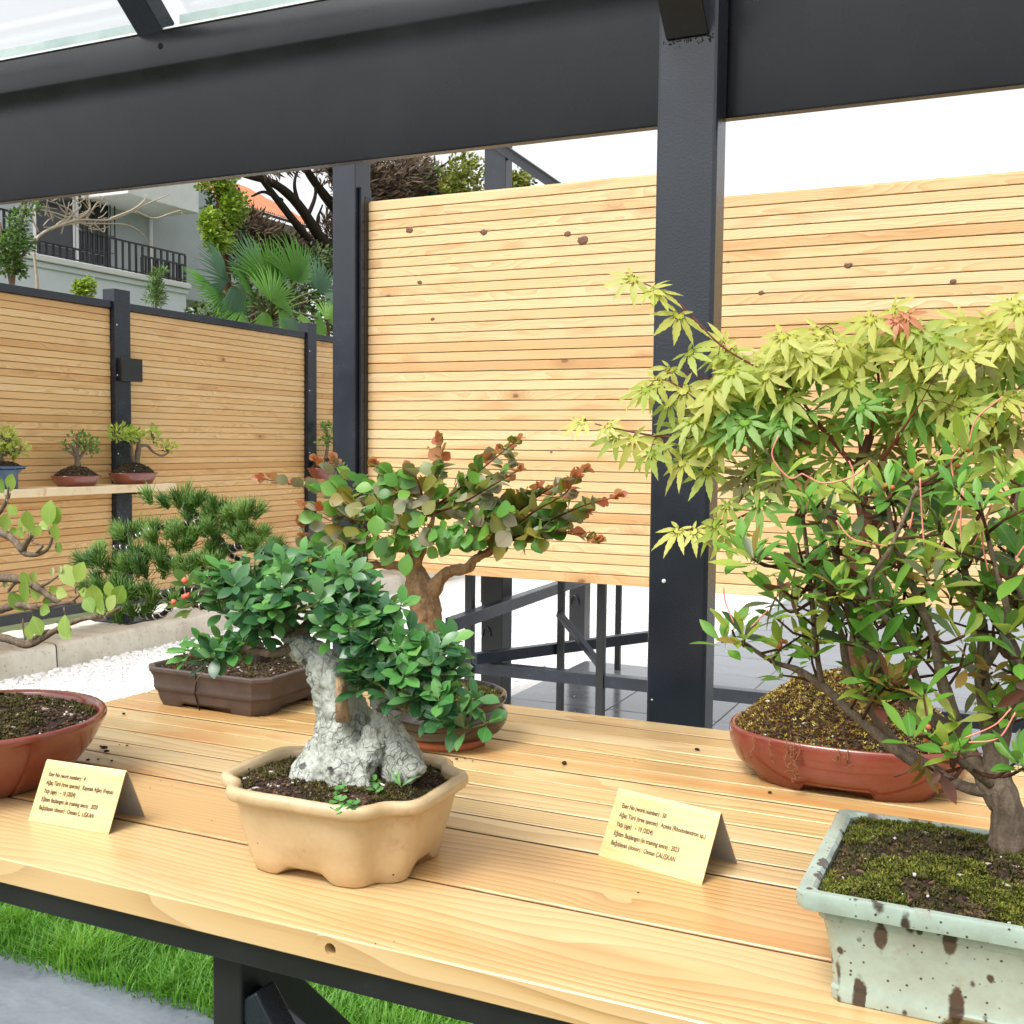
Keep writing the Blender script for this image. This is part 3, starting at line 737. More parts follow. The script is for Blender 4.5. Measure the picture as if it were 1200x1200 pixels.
# ------------------------------------------------------------------ pots and soil
def outline_round(rx, ry, n=80, pw=2.0):
    o = []
    for i in range(n):
        a = 2 * math.pi * i / n; c, s = math.cos(a), math.sin(a)
        k = (abs(c) ** pw + abs(s) ** pw) ** (-1 / pw); o.append((rx * c * k, ry * s * k))
    return o
def outline_cut(hx, hy, ch, n=96):
    """rectangle with cut corners, evenly resampled"""
    P = [(hx - ch, -hy), (hx, -hy + ch), (hx, hy - ch), (hx - ch, hy), (-hx + ch, hy), (-hx, hy - ch), (-hx, -hy + ch), (-hx + ch, -hy)]
    out = []
    for i in range(8):
        a, b_ = P[i], P[(i + 1) % 8]; k = max(2, int(n * math.dist(a, b_) / (4 * (hx + hy))))
        for j in range(k): t = j / k; out.append((a[0] + (b_[0] - a[0]) * t, a[1] + (b_[1] - a[1]) * t))
    return out
def pot_me(c, out, prof, rotz=0.0, foot=None, rough=0.0):
    mb = MB(); n = len(out); cr, sr = math.cos(rotz), math.sin(rotz)
    for j, (s, z) in enumerate(prof):
        for i, (x, y) in enumerate(out):
            zz_ = z
            if foot and j <= 1: zz_ = z + foot(i / n, x, y)
            X, Y = x * s, y * s; p = V((c[0] + X * cr - Y * sr, c[1] + X * sr + Y * cr, c[2] + zz_))
            if rough: p += V((X, Y, 0)).normalized() * rough * noise.noise(p * 35)
            mb.v.append(p)
    for j in range(len(prof) - 1):
        for i in range(n):
            i2 = (i + 1) % n; mb.f.append((j * n + i, j * n + i2, (j + 1) * n + i2, (j + 1) * n + i))
    mb.f.append(tuple(reversed(range(n))))
    me = mb.me(True); return me
def crisp(o, deg=35):
    m = o.modifiers.new('edges', 'EDGE_SPLIT'); m.split_angle = math.radians(deg); return o
def soil_me(c, out, z, mound, rotz=0.0, rough=0.004, rings=16, scale=0.93, lobe=None):
    mb = MB(); n = len(out); cr, sr = math.cos(rotz), math.sin(rotz)
    def pt(x, y, r):
        X, Y = c[0] + x * cr - y * sr, c[1] + x * sr + y * cr
        h = mound * (1 - r ** 2.2)
        nz = noise.noise((X * 60, Y * 60, 3)) + 0.6 * noise.noise((X * 170, Y * 170, 1)) + 1.0 * noise.noise((X * 22, Y * 22, 9))
        return V((X, Y, c[2] + z + h + rough * nz * (0.35 + 0.65 * (1 - r))))
    mb.v.append(pt(0, 0, 0))
    for j in range(1, rings + 1):
        r = j / rings
        for (x, y) in out: mb.v.append(pt(x * r * scale, y * r * scale, r))
    for i in range(n): mb.f.append((0, 1 + i, 1 + (i + 1) % n))
    for j in range(rings - 1):
        for i in range(n):
            i2 = (i + 1) % n; a = 1 + j * n; b_ = a + n
            mb.f.append((a + i, b_ + i, b_ + i2, a + i2))
    return mb.me(True), pt
bm = bmesh.new(); bmesh.ops.create_icosphere(bm, subdivisions=1, radius=1.0); crv = [tuple(v.co * (1 + 0.3 * noise.noise(v.co * 2.3))) for v in bm.verts]; crf = [tuple(v.index for v in f.verts) for f in bm.faces]; bm.free()
def attr_mat(name, stops, rough=0.8, tr=0.0):
    b = NB(name); a = b.n('ShaderNodeAttribute', attribute_name='rnd')
    return b.done(b.pbsdf(b.ramp(a.outputs['Fac'], stops), rough, None, 0.25))
m_soil = simple('dark potting soil', [(0.3, (0.018, 0.011, 0.007)), (0.6, (0.05, 0.029, 0.017)), (0.8, (0.10, 0.06, 0.035))], 90, 0.95, 0.9, 0.004, 260)
m_bits = attr_mat('soil crumbs', [(0, (0.016, 0.010, 0.007)), (0.5, (0.055, 0.030, 0.017)), (0.85, (0.12, 0.070, 0.038)), (0.95, (0.19, 0.13, 0.085)), (0.985, (0.55, 0.52, 0.46))])
m_mossd = attr_mat('dark moss', [(0, (0.020, 0.022, 0.008)), (0.5, (0.065, 0.060, 0.016)), (1, (0.13, 0.11, 0.03))], 0.9)
m_mossg = attr_mat('green moss', [(0, (0.04, 0.06, 0.008)), (0.5, (0.12, 0.145, 0.018)), (1, (0.22, 0.21, 0.035))], 0.9)
m_mossy = attr_mat('yellow brown moss', [(0, (0.09, 0.038, 0.015)), (0.4, (0.20, 0.088, 0.026)), (0.6, (0.28, 0.19, 0.04)), (0.85, (0.48, 0.40, 0.075)), (1, (0.60, 0.52, 0.17))], 0.85)
moss_v, moss_f = [], []
for k_ in range(4):
    a_ = k_ * 1.7; c_, s_ = math.cos(a_), math.sin(a_)
    for (x, y, z) in ((-0.13, 0, 0), (0.13, 0, 0), (0.11, 0.28, 0.42), (-0.11, 0.28, 0.42), (0, 0.62, 0.62)): moss_v.append((x * c_ - y * s_, x * s_ + y * c_, z))
    n_ = k_ * 5; moss_f += [(n_, n_ + 1, n_ + 2, n_ + 3), (n_ + 3, n_ + 2, n_ + 4)]
def soil(root, c, out, z, mound, rotz=0.0, bits=1500, bit=0.0022, mosses=(), scale=0.93, rough=0.004):
    me, pt = soil_me(c, out, z, mound, rotz, rough, scale=scale)
    so_ = obj('soil', me, m_soil, root); n = len(out)
    def rnd_pt():
        r = math.sqrt(R.random()) * 0.99; q = R.random() * n; i = int(q) % n; t = q - int(q)
        x = out[i][0] * (1 - t) + out[(i + 1) % n][0] * t; y = out[i][1] * (1 - t) + out[(i + 1) % n][1] * t
        return pt(x * r * scale, y * r * scale, r)
    ms = []
    for i in range(bits):
        s = bit * R.uniform(0.35, 1.25)
        ms.append(np.array(Matrix.Translation(rnd_pt() + V((0, 0, s * 0.2))) @ Matrix.Rotation(R.uniform(0, 6.28), 4, 'Z') @ Matrix.Rotation(R.uniform(-1, 1), 4, 'X') @ Matrix.Diagonal((s * R.uniform(0.5, 2.0), s * 0.55, s * 0.5, 1))))
    tag(obj('soil_crumbs', merge(crv, crf, ms, np.array([R.random() for _ in ms])), m_bits, so_), kind='stuff')
    for (mat, cnt, size, test) in mosses:
        ms = []; g_ = 0
        while len(ms) < cnt and g_ < cnt * 30:
            g_ += 1; p = rnd_pt()
            if test and not test(p): continue
            s = size * R.uniform(0.5, 1.2)
            ms.append(np.array(Matrix.Translation(p - V((0, 0, s * 0.15))) @ Matrix.Rotation(R.uniform(0, 6.28), 4, 'Z') @ Matrix.Rotation(R.uniform(-0.9, 0.9), 4, 'X') @ Matrix.Diagonal((s, s, s, 1))))
        if ms: tag(obj('moss', merge(moss_v, moss_f, ms, np.array([R.random() for _ in ms])), mat, so_), kind='stuff')
    return so_, pt
def glaze(name, col, col2, rough=0.2, sc=14, speck=None, bump=0.05, coat=0.0, stain=None):
    b = NB(name); tc = b.n('ShaderNodeTexCoord').outputs['Object']
    n = b.noise(tc, sc, 5, 0.6); f = b.noise(tc, 160, 3, 0.6)
    c = b.ramp(b.math('ADD', b.math('MULTIPLY', n, 0.75), b.math('MULTIPLY', f, 0.25)), [(0.3, col), (0.72, col2)])
    if speck:
        for sc_, lo, hi, thr, sq in speck:
            vo = b.n('ShaderNodeTexVoronoi'); b.l(b.vmath('MULTIPLY', b.vmath('ADD', tc, b.vmath('SCALE', b.vmath('ADD', tc, (0, 0, 0)), sc=0.0)), (1, 1, sq)), vo.inputs[0]); vo.inputs['Scale'].default_value = sc_
            sp_ = b.n('ShaderNodeSeparateColor'); b.l(vo.outputs['Color'], sp_.inputs[0])
            dd = b.math('ADD', vo.outputs['Distance'], b.math('MULTIPLY', b.math('SUBTRACT', b.noise(tc, 130, 3), 0.5), 0.30))
            k = b.math('MULTIPLY', b.maprange(dd, hi, lo), b.math('GREATER_THAN', sp_.outputs[0], thr))
            c = b.mix(k, c, (0.045, 0.030, 0.022))
    if stain:
        c = b.mix(b.maprange(b.noise(tc, 26, 6, 0.7), 0.56, 0.72, 0, 0.75), c, stain)
    return b.done(b.pbsdf(c, b.math('ADD', b.math('MULTIPLY', n, 0.2), rough), b.bump(b.math('ADD', n, b.math('MULTIPLY', f, 0.5)), bump, 0.002), 0.5, Coat_Weight=coat, Coat_Roughness=0.08))
def bark(name, c0, c1, c2, sc=60, bump=0.6, pits=None, stretch=0.35):
    b = NB(name); tc = b.n('ShaderNodeTexCoord').outputs['Object']
    P = b.vmath('MULTIPLY', tc, (1, 1, stretch)); n = b.noise(P, sc, 6, 0.68, 0.8); f = b.noise(tc, sc * 4, 4, 0.6)
    c = b.ramp(b.math('ADD', b.math('MULTIPLY', n, 0.7), b.math('MULTIPLY', f, 0.3)), [(0.3, c0), (0.5, c1), (0.72, c2)])
    hgt = b.math('ADD', n, b.math('MULTIPLY', f, 0.5))
    if pits:
        wv = b.noise(tc, 45, 3, 0.6)
        vo = b.n('ShaderNodeTexVoronoi', feature='DISTANCE_TO_EDGE'); b.l(b.vmath('ADD', tc, b.vmath('SCALE', b.n('ShaderNodeTexNoise').outputs['Color'], sc=0.0)), vo.inputs[0])
        nz = b.n('ShaderNodeTexNoise'); b.l(tc, nz.inputs[0]); nz.inputs['Scale'].default_value = 55
        b.l(b.vmath('ADD', b.vmath('MULTIPLY', tc, (1, 1, 0.6)), b.vmath('SCALE', nz.outputs['Color'], sc=0.022)), vo.inputs[0]); vo.inputs['Scale'].default_value = 95
        cr_ = b.maprange(vo.outputs['Distance'], 0.0, 0.07, 1.0, 0.0)
        cr_ = b.math('MULTIPLY', cr_, b.maprange(wv, 0.38, 0.6))
        v2 = b.n('ShaderNodeTexVoronoi'); b.l(tc, v2.inputs[0]); v2.inputs['Scale'].default_value = 62
        s2_ = b.n('ShaderNodeSeparateColor'); b.l(v2.outputs['Color'], s2_.inputs[0])
        pt_ = b.math('MULTIPLY', b.maprange(b.math('ADD', v2.outputs['Distance'], b.math('MULTIPLY', f, 0.25)), 0.42, 0.27), b.math('GREATER_THAN', s2_.outputs[0], 0.72))
        dk = b.math('MAXIMUM', b.math('MULTIPLY', cr_, 0.38), pt_)
        c = b.mix(b.math('MULTIPLY', dk, 0.85), c, pits); hgt = b.math('SUBTRACT', hgt, b.math('MULTIPLY', dk, 1.2))
    return b.done(b.pbsdf(c, 0.85, b.bump(hgt, bump, 0.003), 0.25))

m_trunkw = bark('flaking white bark', (0.13, 0.13, 0.105), (0.40, 0.42, 0.37), (0.60, 0.62, 0.57), 75, 1.0, (0.05, 0.045, 0.035))
m_trunkb = bark('peeling brown bark', (0.08, 0.045, 0.024), (0.26, 0.16, 0.085), (0.46, 0.32, 0.19), 70, 0.7)
m_barkd = bark('dark red brown bark', (0.025, 0.010, 0.006), (0.075, 0.030, 0.016), (0.14, 0.065, 0.036), 120, 0.5)
m_barkg = bark('grey brown bark', (0.06, 0.042, 0.03), (0.17, 0.125, 0.09), (0.33, 0.26, 0.195), 130, 0.6)
m_barkn = bark('near black bark', (0.010, 0.007, 0.006), (0.030, 0.020, 0.016), (0.07, 0.05, 0.04), 140, 0.6)
m_twigr = simple('red twig', [(0.3, (0.10, 0.018, 0.014)), (0.7, (0.17, 0.035, 0.022))], 200, 0.5, 0.1)
m_twigg = simple('green twig', [(0.3, (0.10, 0.13, 0.03)), (0.7, (0.17, 0.18, 0.06))], 200, 0.5, 0.1)

# ------------------------------------------------------------------ 1. white-trunked tree in the beige lobed pot
PC = (-0.574, 0.866, TZ)
bz = thing('bonsai_tree', PC, 'bonsai with thick flaking white trunk and dark oval leaves in a beige lobed pot', 'bonsai')
out = []
for i in range(128):
    a = 2 * math.pi * i / 128; c, s = math.cos(a), math.sin(a); k = (abs(c) ** 4.2 + abs(s) ** 4.2) ** (-1 / 4.2)
    x, y = 0.109 * c * k, 0.090 * s * k; ca = math.atan2(0.090, 0.109); r_ = 1.0
    for q in (ca + 0.06, math.pi - ca - 0.06, -ca - 0.06, ca + 0.06 - math.pi):
        dd = (a - q + math.pi) % (2 * math.pi) - math.pi; r_ -= 0.135 * math.exp(-(dd / 0.17) ** 2)
    out.append((x * r_, y * r_))
def footf(u, x, y):
    k = abs(x) / 0.109 * abs(y) / 0.090
    return 0.009 * (1 - min(1, max(0, (k - 0.22) / 0.16)) ** 0.8)
m_beige = glaze('beige glazed stoneware', (0.46, 0.325, 0.17), (0.60, 0.455, 0.27), 0.3, 18, [(75, 0.03, 0.08, 0.7, 1.0)], 0.12, 0.3, (0.40, 0.26, 0.13))
prof = [(0.74, 0.0), (0.765, 0.002), (0.80, 0.015), (0.85, 0.035), (0.895, 0.055), (0.915, 0.064), (0.93, 0.0665), (0.985, 0.068), (1.005, 0.0715), (1.005, 0.076), (0.99, 0.0795), (0.95, 0.0805), (0.905, 0.079), (0.89, 0.074), (0.88, 0.055)]
obj('pot', pot_me(PC, out, prof, 0.03, footf, 0.0012), m_beige, bz)
sl_, spt = soil(bz, PC, out, 0.070, 0.010, 0.03, 2600, 0.0024, [(m_mossd, 2600, 0.0055, lambda p: noise.noise(p * 22) > -0.05)], 0.89)
W = lambda px, py, dy=0.0: at(px, py, y=0.872 + dy)
mb = MB()
mb.tube(catmull([W(402, 925, -0.012), W(398, 885, -0.006), W(402, 845), W(393, 805), W(375, 778), W(352, 755, 0.004), W(338, 738, 0.006)], 6), [0.034, 0.032, 0.0265, 0.0245, 0.021, 0.017, 0.0145, 0.012, 0.009], 28)
for (a_, b_, r0) in [((398, 880), (345, 925), 0.022), ((392, 880), (372, 935), 0.026), ((400, 880), (405, 938), 0.026), ((405, 870), (424, 930), 0.017)]:
    mb.tube(catmull([W(*a_), W((a_[0] + b_[0]) / 2, (a_[1] + b_[1]) / 2 - 4, -0.02), W(*b_, -0.030)], 6), (r0 * 1.05, r0 * 0.62), 16)
mb.tube(catmull([W(474, 912, 0.01), W(468, 885, 0.01), W(456, 856, 0.008), W(447, 830, 0.004), W(443, 800, 0.004)], 6), [0.021, 0.0205, 0.0135, 0.0095, 0.008, 0.006], 20)
mb.tube(catmull([W(464, 875, 0.004), W(478, 900, -0.004), W(486, 912, -0.006)], 5), [0.012, 0.0125, 0.011], 14)
mb.tube(catmull([W(425, 905, -0.016), W(434, 880, -0.012), W(437, 855, -0.006), W(438, 838, 0)], 6), [0.012, 0.0105, 0.008, 0.004], 12)
me = remeshed(mb.me(), 0.0020, 0.0042, 55, 0.0026, 190)
obj('trunk', me, m_trunkw, bz)
mb = MB()
def br(pts, r, seg=8): mb.tube(catmull([W(*p) for p in pts], 5), r, seg, rough=0.15, rs=90)
br([(350, 757), (330, 735, 0.0), (300, 715, -0.01), (265, 700, -0.02), (235, 695, -0.025)], (0.0085, 0.0025))
br([(340, 742), (335, 715, 0.01), (345, 690, 0.02), (350, 668, 0.02)], (0.0075, 0.002))
br([(345, 748), (375, 722, 0.01), (405, 700, 0.01), (430, 690, 0.0)], (0.0075, 0.002))
br([(350, 755), (320, 765, -0.02), (285, 760, -0.03), (245, 765, -0.035), (205, 770, -0.035)], (0.0055, 0.0016))
br([(441, 802), (452, 778), (470, 760, 0.005), (495, 752, 0.005)], (0.006, 0.002))
br([(441, 810), (470, 795, -0.01), (505, 785, -0.02), (530, 800, -0.02)], (0.005, 0.0016))
br([(445, 830), (480, 825, -0.015), (520, 835, -0.025), (548, 848, -0.03)], (0.0045, 0.0014))
br([(442, 800), (425, 775, -0.01), (415, 755, -0.015)], (0.005, 0.0016))
obj('branches', mb.me(), m_barkg, bz)
m_dead = bark('dead pale wood', (0.16, 0.09, 0.05), (0.34, 0.22, 0.13), (0.50, 0.36, 0.24), 150, 0.6)
mb = MB(); mb.tube([W(402, 845, -0.026), W(400, 815, -0.026), W(399, 793, -0.024)], (0.0065, 0.0045), 9, rough=0.25, rs=130)
obj('dead_stub', mb.me(), m_dead, bz)
ol = [blade(0.52, 0.6, 7, 0.12, 0.14, 0.58), blade(0.60, 0.55, 7, 0.16, 0.05, 0.6), blade(0.48, 0.6, 7, 0.06, 0.24, 0.56)]
OL = {'d': lm('oval leaf dark', [(0, (0.024, 0.088, 0.036)), (0.5, (0.048, 0.152, 0.052)), (0.8, (0.085, 0.215, 0.065)), (1, (0.14, 0.28, 0.10))], 0.30, 0.2, (0.12, 0.22, 0.13), (0.12, 0.25, 0.10)),
      'l': lm('oval leaf fresh', [(0, (0.05, 0.19, 0.045)), (0.6, (0.095, 0.28, 0.06)), (1, (0.17, 0.36, 0.09))], 0.36, 0.25, (0.16, 0.27, 0.13), (0.2, 0.36, 0.12))}
fo = Foliage(bz); tw = MB()
blobs = [(255, 695, 46, 28, -0.025, 0.025, 13), (305, 678, 50, 30, -0.005, 0.035, 16), (350, 665, 42, 26, 0.015, 0.03, 12), (345, 705, 55, 30, -0.02, 0.035, 18), (395, 685, 48, 38, 0.01, 0.035, 17),
         (425, 715, 36, 38, 0.0, 0.03, 13), (300, 722, 44, 22, -0.03, 0.025, 11), (238, 765, 46, 20, -0.035, 0.015, 11), (285, 752, 26, 18, -0.03, 0.015, 5), (385, 728, 40, 26, -0.02, 0.03, 12),
         (446, 712, 28, 24, 0.008, 0.03, 8), (462, 752, 36, 24, 0.0, 0.03, 11), (505, 762, 34, 18, 0.0, 0.03, 9), (455, 772, 40, 28, -0.012, 0.03, 13), (505, 775, 40, 30, -0.015, 0.03, 13), (470, 808, 42, 28, -0.03, 0.02, 12), (520, 825, 40, 28, -0.03, 0.02, 11), (425, 785, 22, 26, -0.025, 0.015, 6), (548, 845, 26, 20, -0.03, 0.012, 5), (425, 755, 26, 24, -0.02, 0.02, 7)]
for (cx, cy_, rx, ry, dy, rd, cnt) in blobs:
    cen = W(cx, cy_ + ry * 0.4, dy)
    for i in range(cnt):
        q = ball(); p = W(cx + q.x * rx, cy_ + q.y * ry, dy + q.z * rd)
        ax = (p - cen) * 22 + V((0, -0.35, 0.9)) + rv(0.25)
        tw.tube(wob(cen.lerp(p, 0.15), p, 3, 0.2), (0.0012, 0.0008), 5)
        fr_ = 'l' if (q.y < -0.15 and R.random() < 0.5) or R.random() < 0.2 else 'd'
        fo.rosette(p, ax, R.randint(5, 7), 0.0228, ol, fr_, (0.55, 1.35), 0.18)
tag(obj('twigs', tw.me(), m_twigg, bz), kind='stuff')
fo.build(OL, 300)
mb = MB()
for (x, y, x2, y2) in [(219, 683, 214, 678), (232, 681, 235, 675), (222, 697, 214, 700), (206, 706, 201, 705)]:
    p, q = W(x, y, -0.03), W(x2, y2, -0.032); mb2 = MB(); mb2.tube([p, q], 0.0026, 8); obj('bud', mb2.me(), simple('coral bud', [(0, (0.75, 0.10, 0.06)), (1, (0.85, 0.18, 0.10))], 50, 0.4, 0.1), bz)
# weeds on the soil
wd_ = [blade(0.9, 0.6, 5, 0.1, 0.1, 0.6)]
fw_ = Foliage(bz)
for (px_, py_, n_) in [(400, 925, 6), (412, 942, 7), (397, 938, 5), (438, 915, 6), (440, 925, 5), (395, 950, 4)]:
    p = at(px_, py_, z=TZ + 0.082); fw_.rosette(p, V((0, -0.3, 1)), n_, 0.0085, wd_, 'l', (0.8, 1.4), 0.2)
gb = [blade(0.16, 1, 5, 0.1, 0.5, 0.4)]
p = at(470, 922, z=TZ + 0.083)
for a in (0.5, 2.2, 4.0): fw_.add(frame(p, V((math.cos(a) * 0.8, math.sin(a) * 0.3, 0.7)), V((0, -1, 0.6)), 0.018), gb[0], 'l')
fw_.build(OL, 60, 'weed_leaf')

# ------------------------------------------------------------------ 2. round-leaved tree in the dark glazed bowl
PC = (-0.681, 1.262, TZ)
bz = thing('bonsai_tree', PC, 'bonsai with bronze and green round leaves and peeling trunk in a dark glazed bowl', 'bonsai')
m_dark = glaze('dark brown glaze', (0.010, 0.006, 0.004), (0.026, 0.015, 0.009), 0.12, 30, None, 0.05, 0.25)
m_terra = simple('bare terracotta', [(0.3, (0.42, 0.13, 0.06)), (0.7, (0.55, 0.19, 0.085))], 80, 0.8, 0.2)
out = outline_round(0.083, 0.080, 96)
prof = [(0.66, 0.010), (0.74, 0.012), (0.90, 0.020), (0.98, 0.030), (1.0, 0.038), (0.975, 0.046), (0.93, 0.051), (0.925, 0.054), (0.965, 0.057), (0.985, 0.061), (0.975, 0.066), (0.94, 0.068), (0.90, 0.066), (0.885, 0.055)]
po_ = obj('pot', pot_me(PC, out, prof), m_dark, bz)
obj('foot_ring', pot_me(PC, out, [(0.60, 0.0), (0.64, 0.0005), (0.655, 0.011), (0.55, 0.0115)]), m_terra, po_)
soil(bz, PC, out, 0.060, 0.012, 0, 1500, 0.0024, [(m_mossd, 2600, 0.006, None), (m_mossg, 900, 0.005, lambda p: p.x > PC[0] + 0.03)], 0.90)
W = lambda px, py, dy=0.0: at(px, py, y=1.265 + dy)
mb = MB()
mb.tube(catmull([W(498, 815), W(497, 780), W(500, 745), W(499, 715), W(492, 690), W(486, 668)], 6), [0.026, 0.021, 0.0195, 0.019, 0.0205, 0.018, 0.012], 20)
mb.tube(catmull([W(500, 705), W(515, 680), W(530, 669), W(548, 666), W(556, 655), W(572, 648), (W(588, 636))], 6), [0.013, 0.0095, 0.0075, 0.0068, 0.0060, 0.0058, 0.004], 12)
mb.tube(catmull([W(490, 685), W(470, 665, 0.01), W(440, 662, 0.01), W(415, 668, 0.0), W(395, 672, -0.01)], 6), [0.010, 0.0058, 0.005, 0.0045, 0.003], 10)
mb.tube(catmull([W(487, 672), W(478, 645, 0.01), W(468, 625, 0.015), W(455, 605, 0.015)], 6), [0.011, 0.006, 0.0042, 0.003], 10)
mb.tube(catmull([W(486, 670), W(495, 640, -0.015), W(505, 615, -0.02), W(512, 590, -0.015)], 6), [0.009, 0.005, 0.0038, 0.0025], 10)
obj('trunk', remeshed(mb.me(), 0.0018, 0.0024, 70, 0.0011, 190), m_trunkb, bz)
ro = [blade(0.86, 0.55, 6, 0.10, 0.10, 0.55), blade(0.80, 0.6, 6, 0.14, -0.05, 0.55), blade(0.74, 0.6, 6, 0.08, 0.2, 0.54)]
RO = {'g': lm('round leaf green', [(0, (0.06, 0.18, 0.028)), (0.5, (0.11, 0.29, 0.04)), (1, (0.19, 0.38, 0.06))], 0.38, 0.34, (0.16, 0.21, 0.10), (0.2, 0.3, 0.08)),
      'b': lm('round leaf grey bronze', [(0, (0.22, 0.25, 0.14)), (0.5, (0.29, 0.26, 0.17)), (0.8, (0.33, 0.31, 0.22)), (1, (0.22, 0.27, 0.10))], 0.4, 0.3, (0.22, 0.20, 0.15), (0.25, 0.14, 0.09)),
      'r': lm('round leaf red', [(0, (0.46, 0.12, 0.05)), (0.5, (0.38, 0.15, 0.06)), (1, (0.52, 0.24, 0.11))], 0.42, 0.42, (0.38, 0.18, 0.12), (0.3, 0.08, 0.04)),
      'o': lm('round leaf olive', [(0, (0.18, 0.18, 0.03)), (0.5, (0.24, 0.25, 0.045)), (1, (0.31, 0.23, 0.06))], 0.42, 0.38, (0.2, 0.2, 0.1), (0.25, 0.2, 0.08))}
fo = Foliage(bz); tw = MB()
shoots = [[(455, 612, .01), (420, 590), (385, 577), (345, 568, -.01), (306, 561, -.01)], [(450, 620), (415, 585, .02), (395, 560, .03), (372, 540, .03)], [(470, 610, .02), (440, 575, .04), (405, 555, .05), (392, 540, .05)],
          [(495, 610), (505, 575, .01), (518, 545, .02), (515, 516, .02)], [(500, 600), (535, 575), (570, 545, .01), (606, 516, .01)], [(500, 605), (540, 590, -.02), (575, 570, -.03), (608, 551, -.03)],
          [(520, 590), (560, 570, .03), (600, 545, .05), (590, 530, .05)], [(560, 640), (600, 605, .01), (640, 575, .01), (686, 551, .01)], [(580, 635), (625, 600, -.02), (660, 580, -.03), (675, 560, -.03)],
          [(588, 636), (640, 612), (685, 592), (725, 582, .01)], [(585, 640), (630, 622, -.02), (665, 625, -.02), (701, 633, -.02)], [(588, 630), (625, 618, .03), (660, 612, .03), (690, 600, .03)],
          [(440, 640), (405, 635, -.02), (375, 640, -.02), (358, 655, -.02)], [(430, 655), (395, 660, -.02), (370, 680, -.02), (355, 690, -.02)], [(455, 610), (420, 610, -.03), (390, 600, -.04), (355, 592, -.04)],
          [(470, 600), (465, 570, -.02), (455, 555, -.02), (440, 545, -.02)], [(500, 600), (490, 565, -.03), (480, 550, -.03)], [(560, 650), (580, 615), (600, 590), (630, 572)], [(415, 668), (385, 668), (362, 640, .02), (352, 612, .02)], [(395, 672), (400, 695, -.01), (390, 710, -.01)]]
for sh in shoots:
    pts = catmull([W(*q) for q in sh], 7); tw.tube(pts, (0.0018, 0.0007), 6); n = len(pts)
    for i in range(2, n):
        t = i / (n - 1); d = (pts[min(i + 1, n - 1)] - pts[i - 1]).normalized(); side = d.cross(V((0, 0.25, 1))).normalized()
        for sg in ((-1, 1) if i < n - 2 else (-1, 0, 1)):
            if R.random() < 0.22 and i < n - 2: continue
            dd = d * 0.6 + side * sg * 1.0 + V((0, -0.1, R.uniform(-0.15, 0.55)))
            if t > 0.86: k = 'r' if R.random() < 0.85 else 'o'
            elif t > 0.6: k = R.choice('rbbbo')
            else: k = R.choice('gggbo')
            s = 0.030 * (1.0 - 0.55 * max(0, t - 0.5) / 0.5) * R.uniform(0.75, 1.1)
            fo.add(frame(pts[i], dd, V((0, -0.8, 0.75)) + rv(0.35), s), R.choice(ro), k)
for (cx, cy_, rx, ry, dy, rd, cnt) in [(430, 605, 62, 32, -0.015, 0.05, 46), (530, 605, 72, 32, -0.015, 0.05, 50), (395, 645, 34, 42, -0.02, 0.04, 26), (480, 628, 46, 22, -0.035, 0.03, 20), (600, 628, 58, 20, -0.02, 0.035, 26), (500, 572, 70, 22, 0.0, 0.05, 30)]:
    for i in range(cnt):
        q = ball(); p = W(cx + q.x * rx, cy_ + q.y * ry, dy + q.z * rd)
        k = R.choice('gggggo') if q.y > -0.3 else R.choice('gbbo')
        dd = V((q.x * 1.2, -0.5, R.uniform(-0.9, 0.5))) + rv(0.3)
        tw.tube([p, p + V((-q.x * 0.014, 0.010, -0.008))], 0.0007, 4)
        fo.add(frame(p, dd, V((0, -1.0, 0.55)) + rv(0.3), 0.0285 * R.uniform(0.7, 1.15)), R.choice(ro), k)
tag(obj('twigs', tw.me(), m_twigr, bz), kind='stuff')
fo.build(RO, 300)

# ------------------------------------------------------------------ 3. wired pine in the brown cut-corner pot
PC = (-1.066, 1.330, TZ)
bz = thing('bonsai_tree', PC, 'wired pine bonsai with needle pads in a matte brown cut-corner pot', 'bonsai')
m_brown = simple('matte brown stoneware', [(0.3, (0.060, 0.042, 0.036)), (0.7, (0.105, 0.078, 0.068))], 25, 0.55, 0.15, 0.001, 200)
out = outline_cut(0.113, 0.094, 0.020, 120)
prof = [(0.84, 0.0), (0.855, 0.001), (0.89, 0.010), (0.915, 0.022), (0.935, 0.024), (0.95, 0.027), (0.948, 0.031), (0.945, 0.033), (0.965, 0.045), (0.985, 0.050), (1.0, 0.052), (1.0, 0.056), (0.985, 0.0575), (0.94, 0.0575), (0.925, 0.055), (0.91, 0.04)]
ft = lambda u, x, y: 0.006 if (abs(x) < 0.055 or abs(y) < 0.045) and not (abs(x) > 0.055 and abs(y) > 0.045) else 0.0
po_ = crisp(obj('pot', pot_me(PC, out, prof, 0, ft), m_brown, bz), 28)
ck = [at(229.5, 788, y=1.236 - 0.0005), at(231, 800, y=1.238), at(229, 812, y=1.243), at(233, 826, y=1.247), at(235, 832, y=1.249)]
mb = MB(); mb.tube([p + V((0, -0.0018, 0)) for p in ck], 0.0011, 5); obj('crack', mb.me(), m_barkn, po_)
soil(bz, PC, out, 0.050, 0.012, 0, 1900, 0.0026, [(m_mossd, 900, 0.006, None)], 0.91)
W = lambda px, py, dy=0.0: at(px, py, y=1.33 + dy)
mb = MB(); wires = []
def pbr(pts, r, seg=9, wire=True):
    P = catmull([W(*p) for p in pts], 7); mb.tube(P, r, seg, rough=0.2, rs=80); wires.append((P, r)) if wire else None
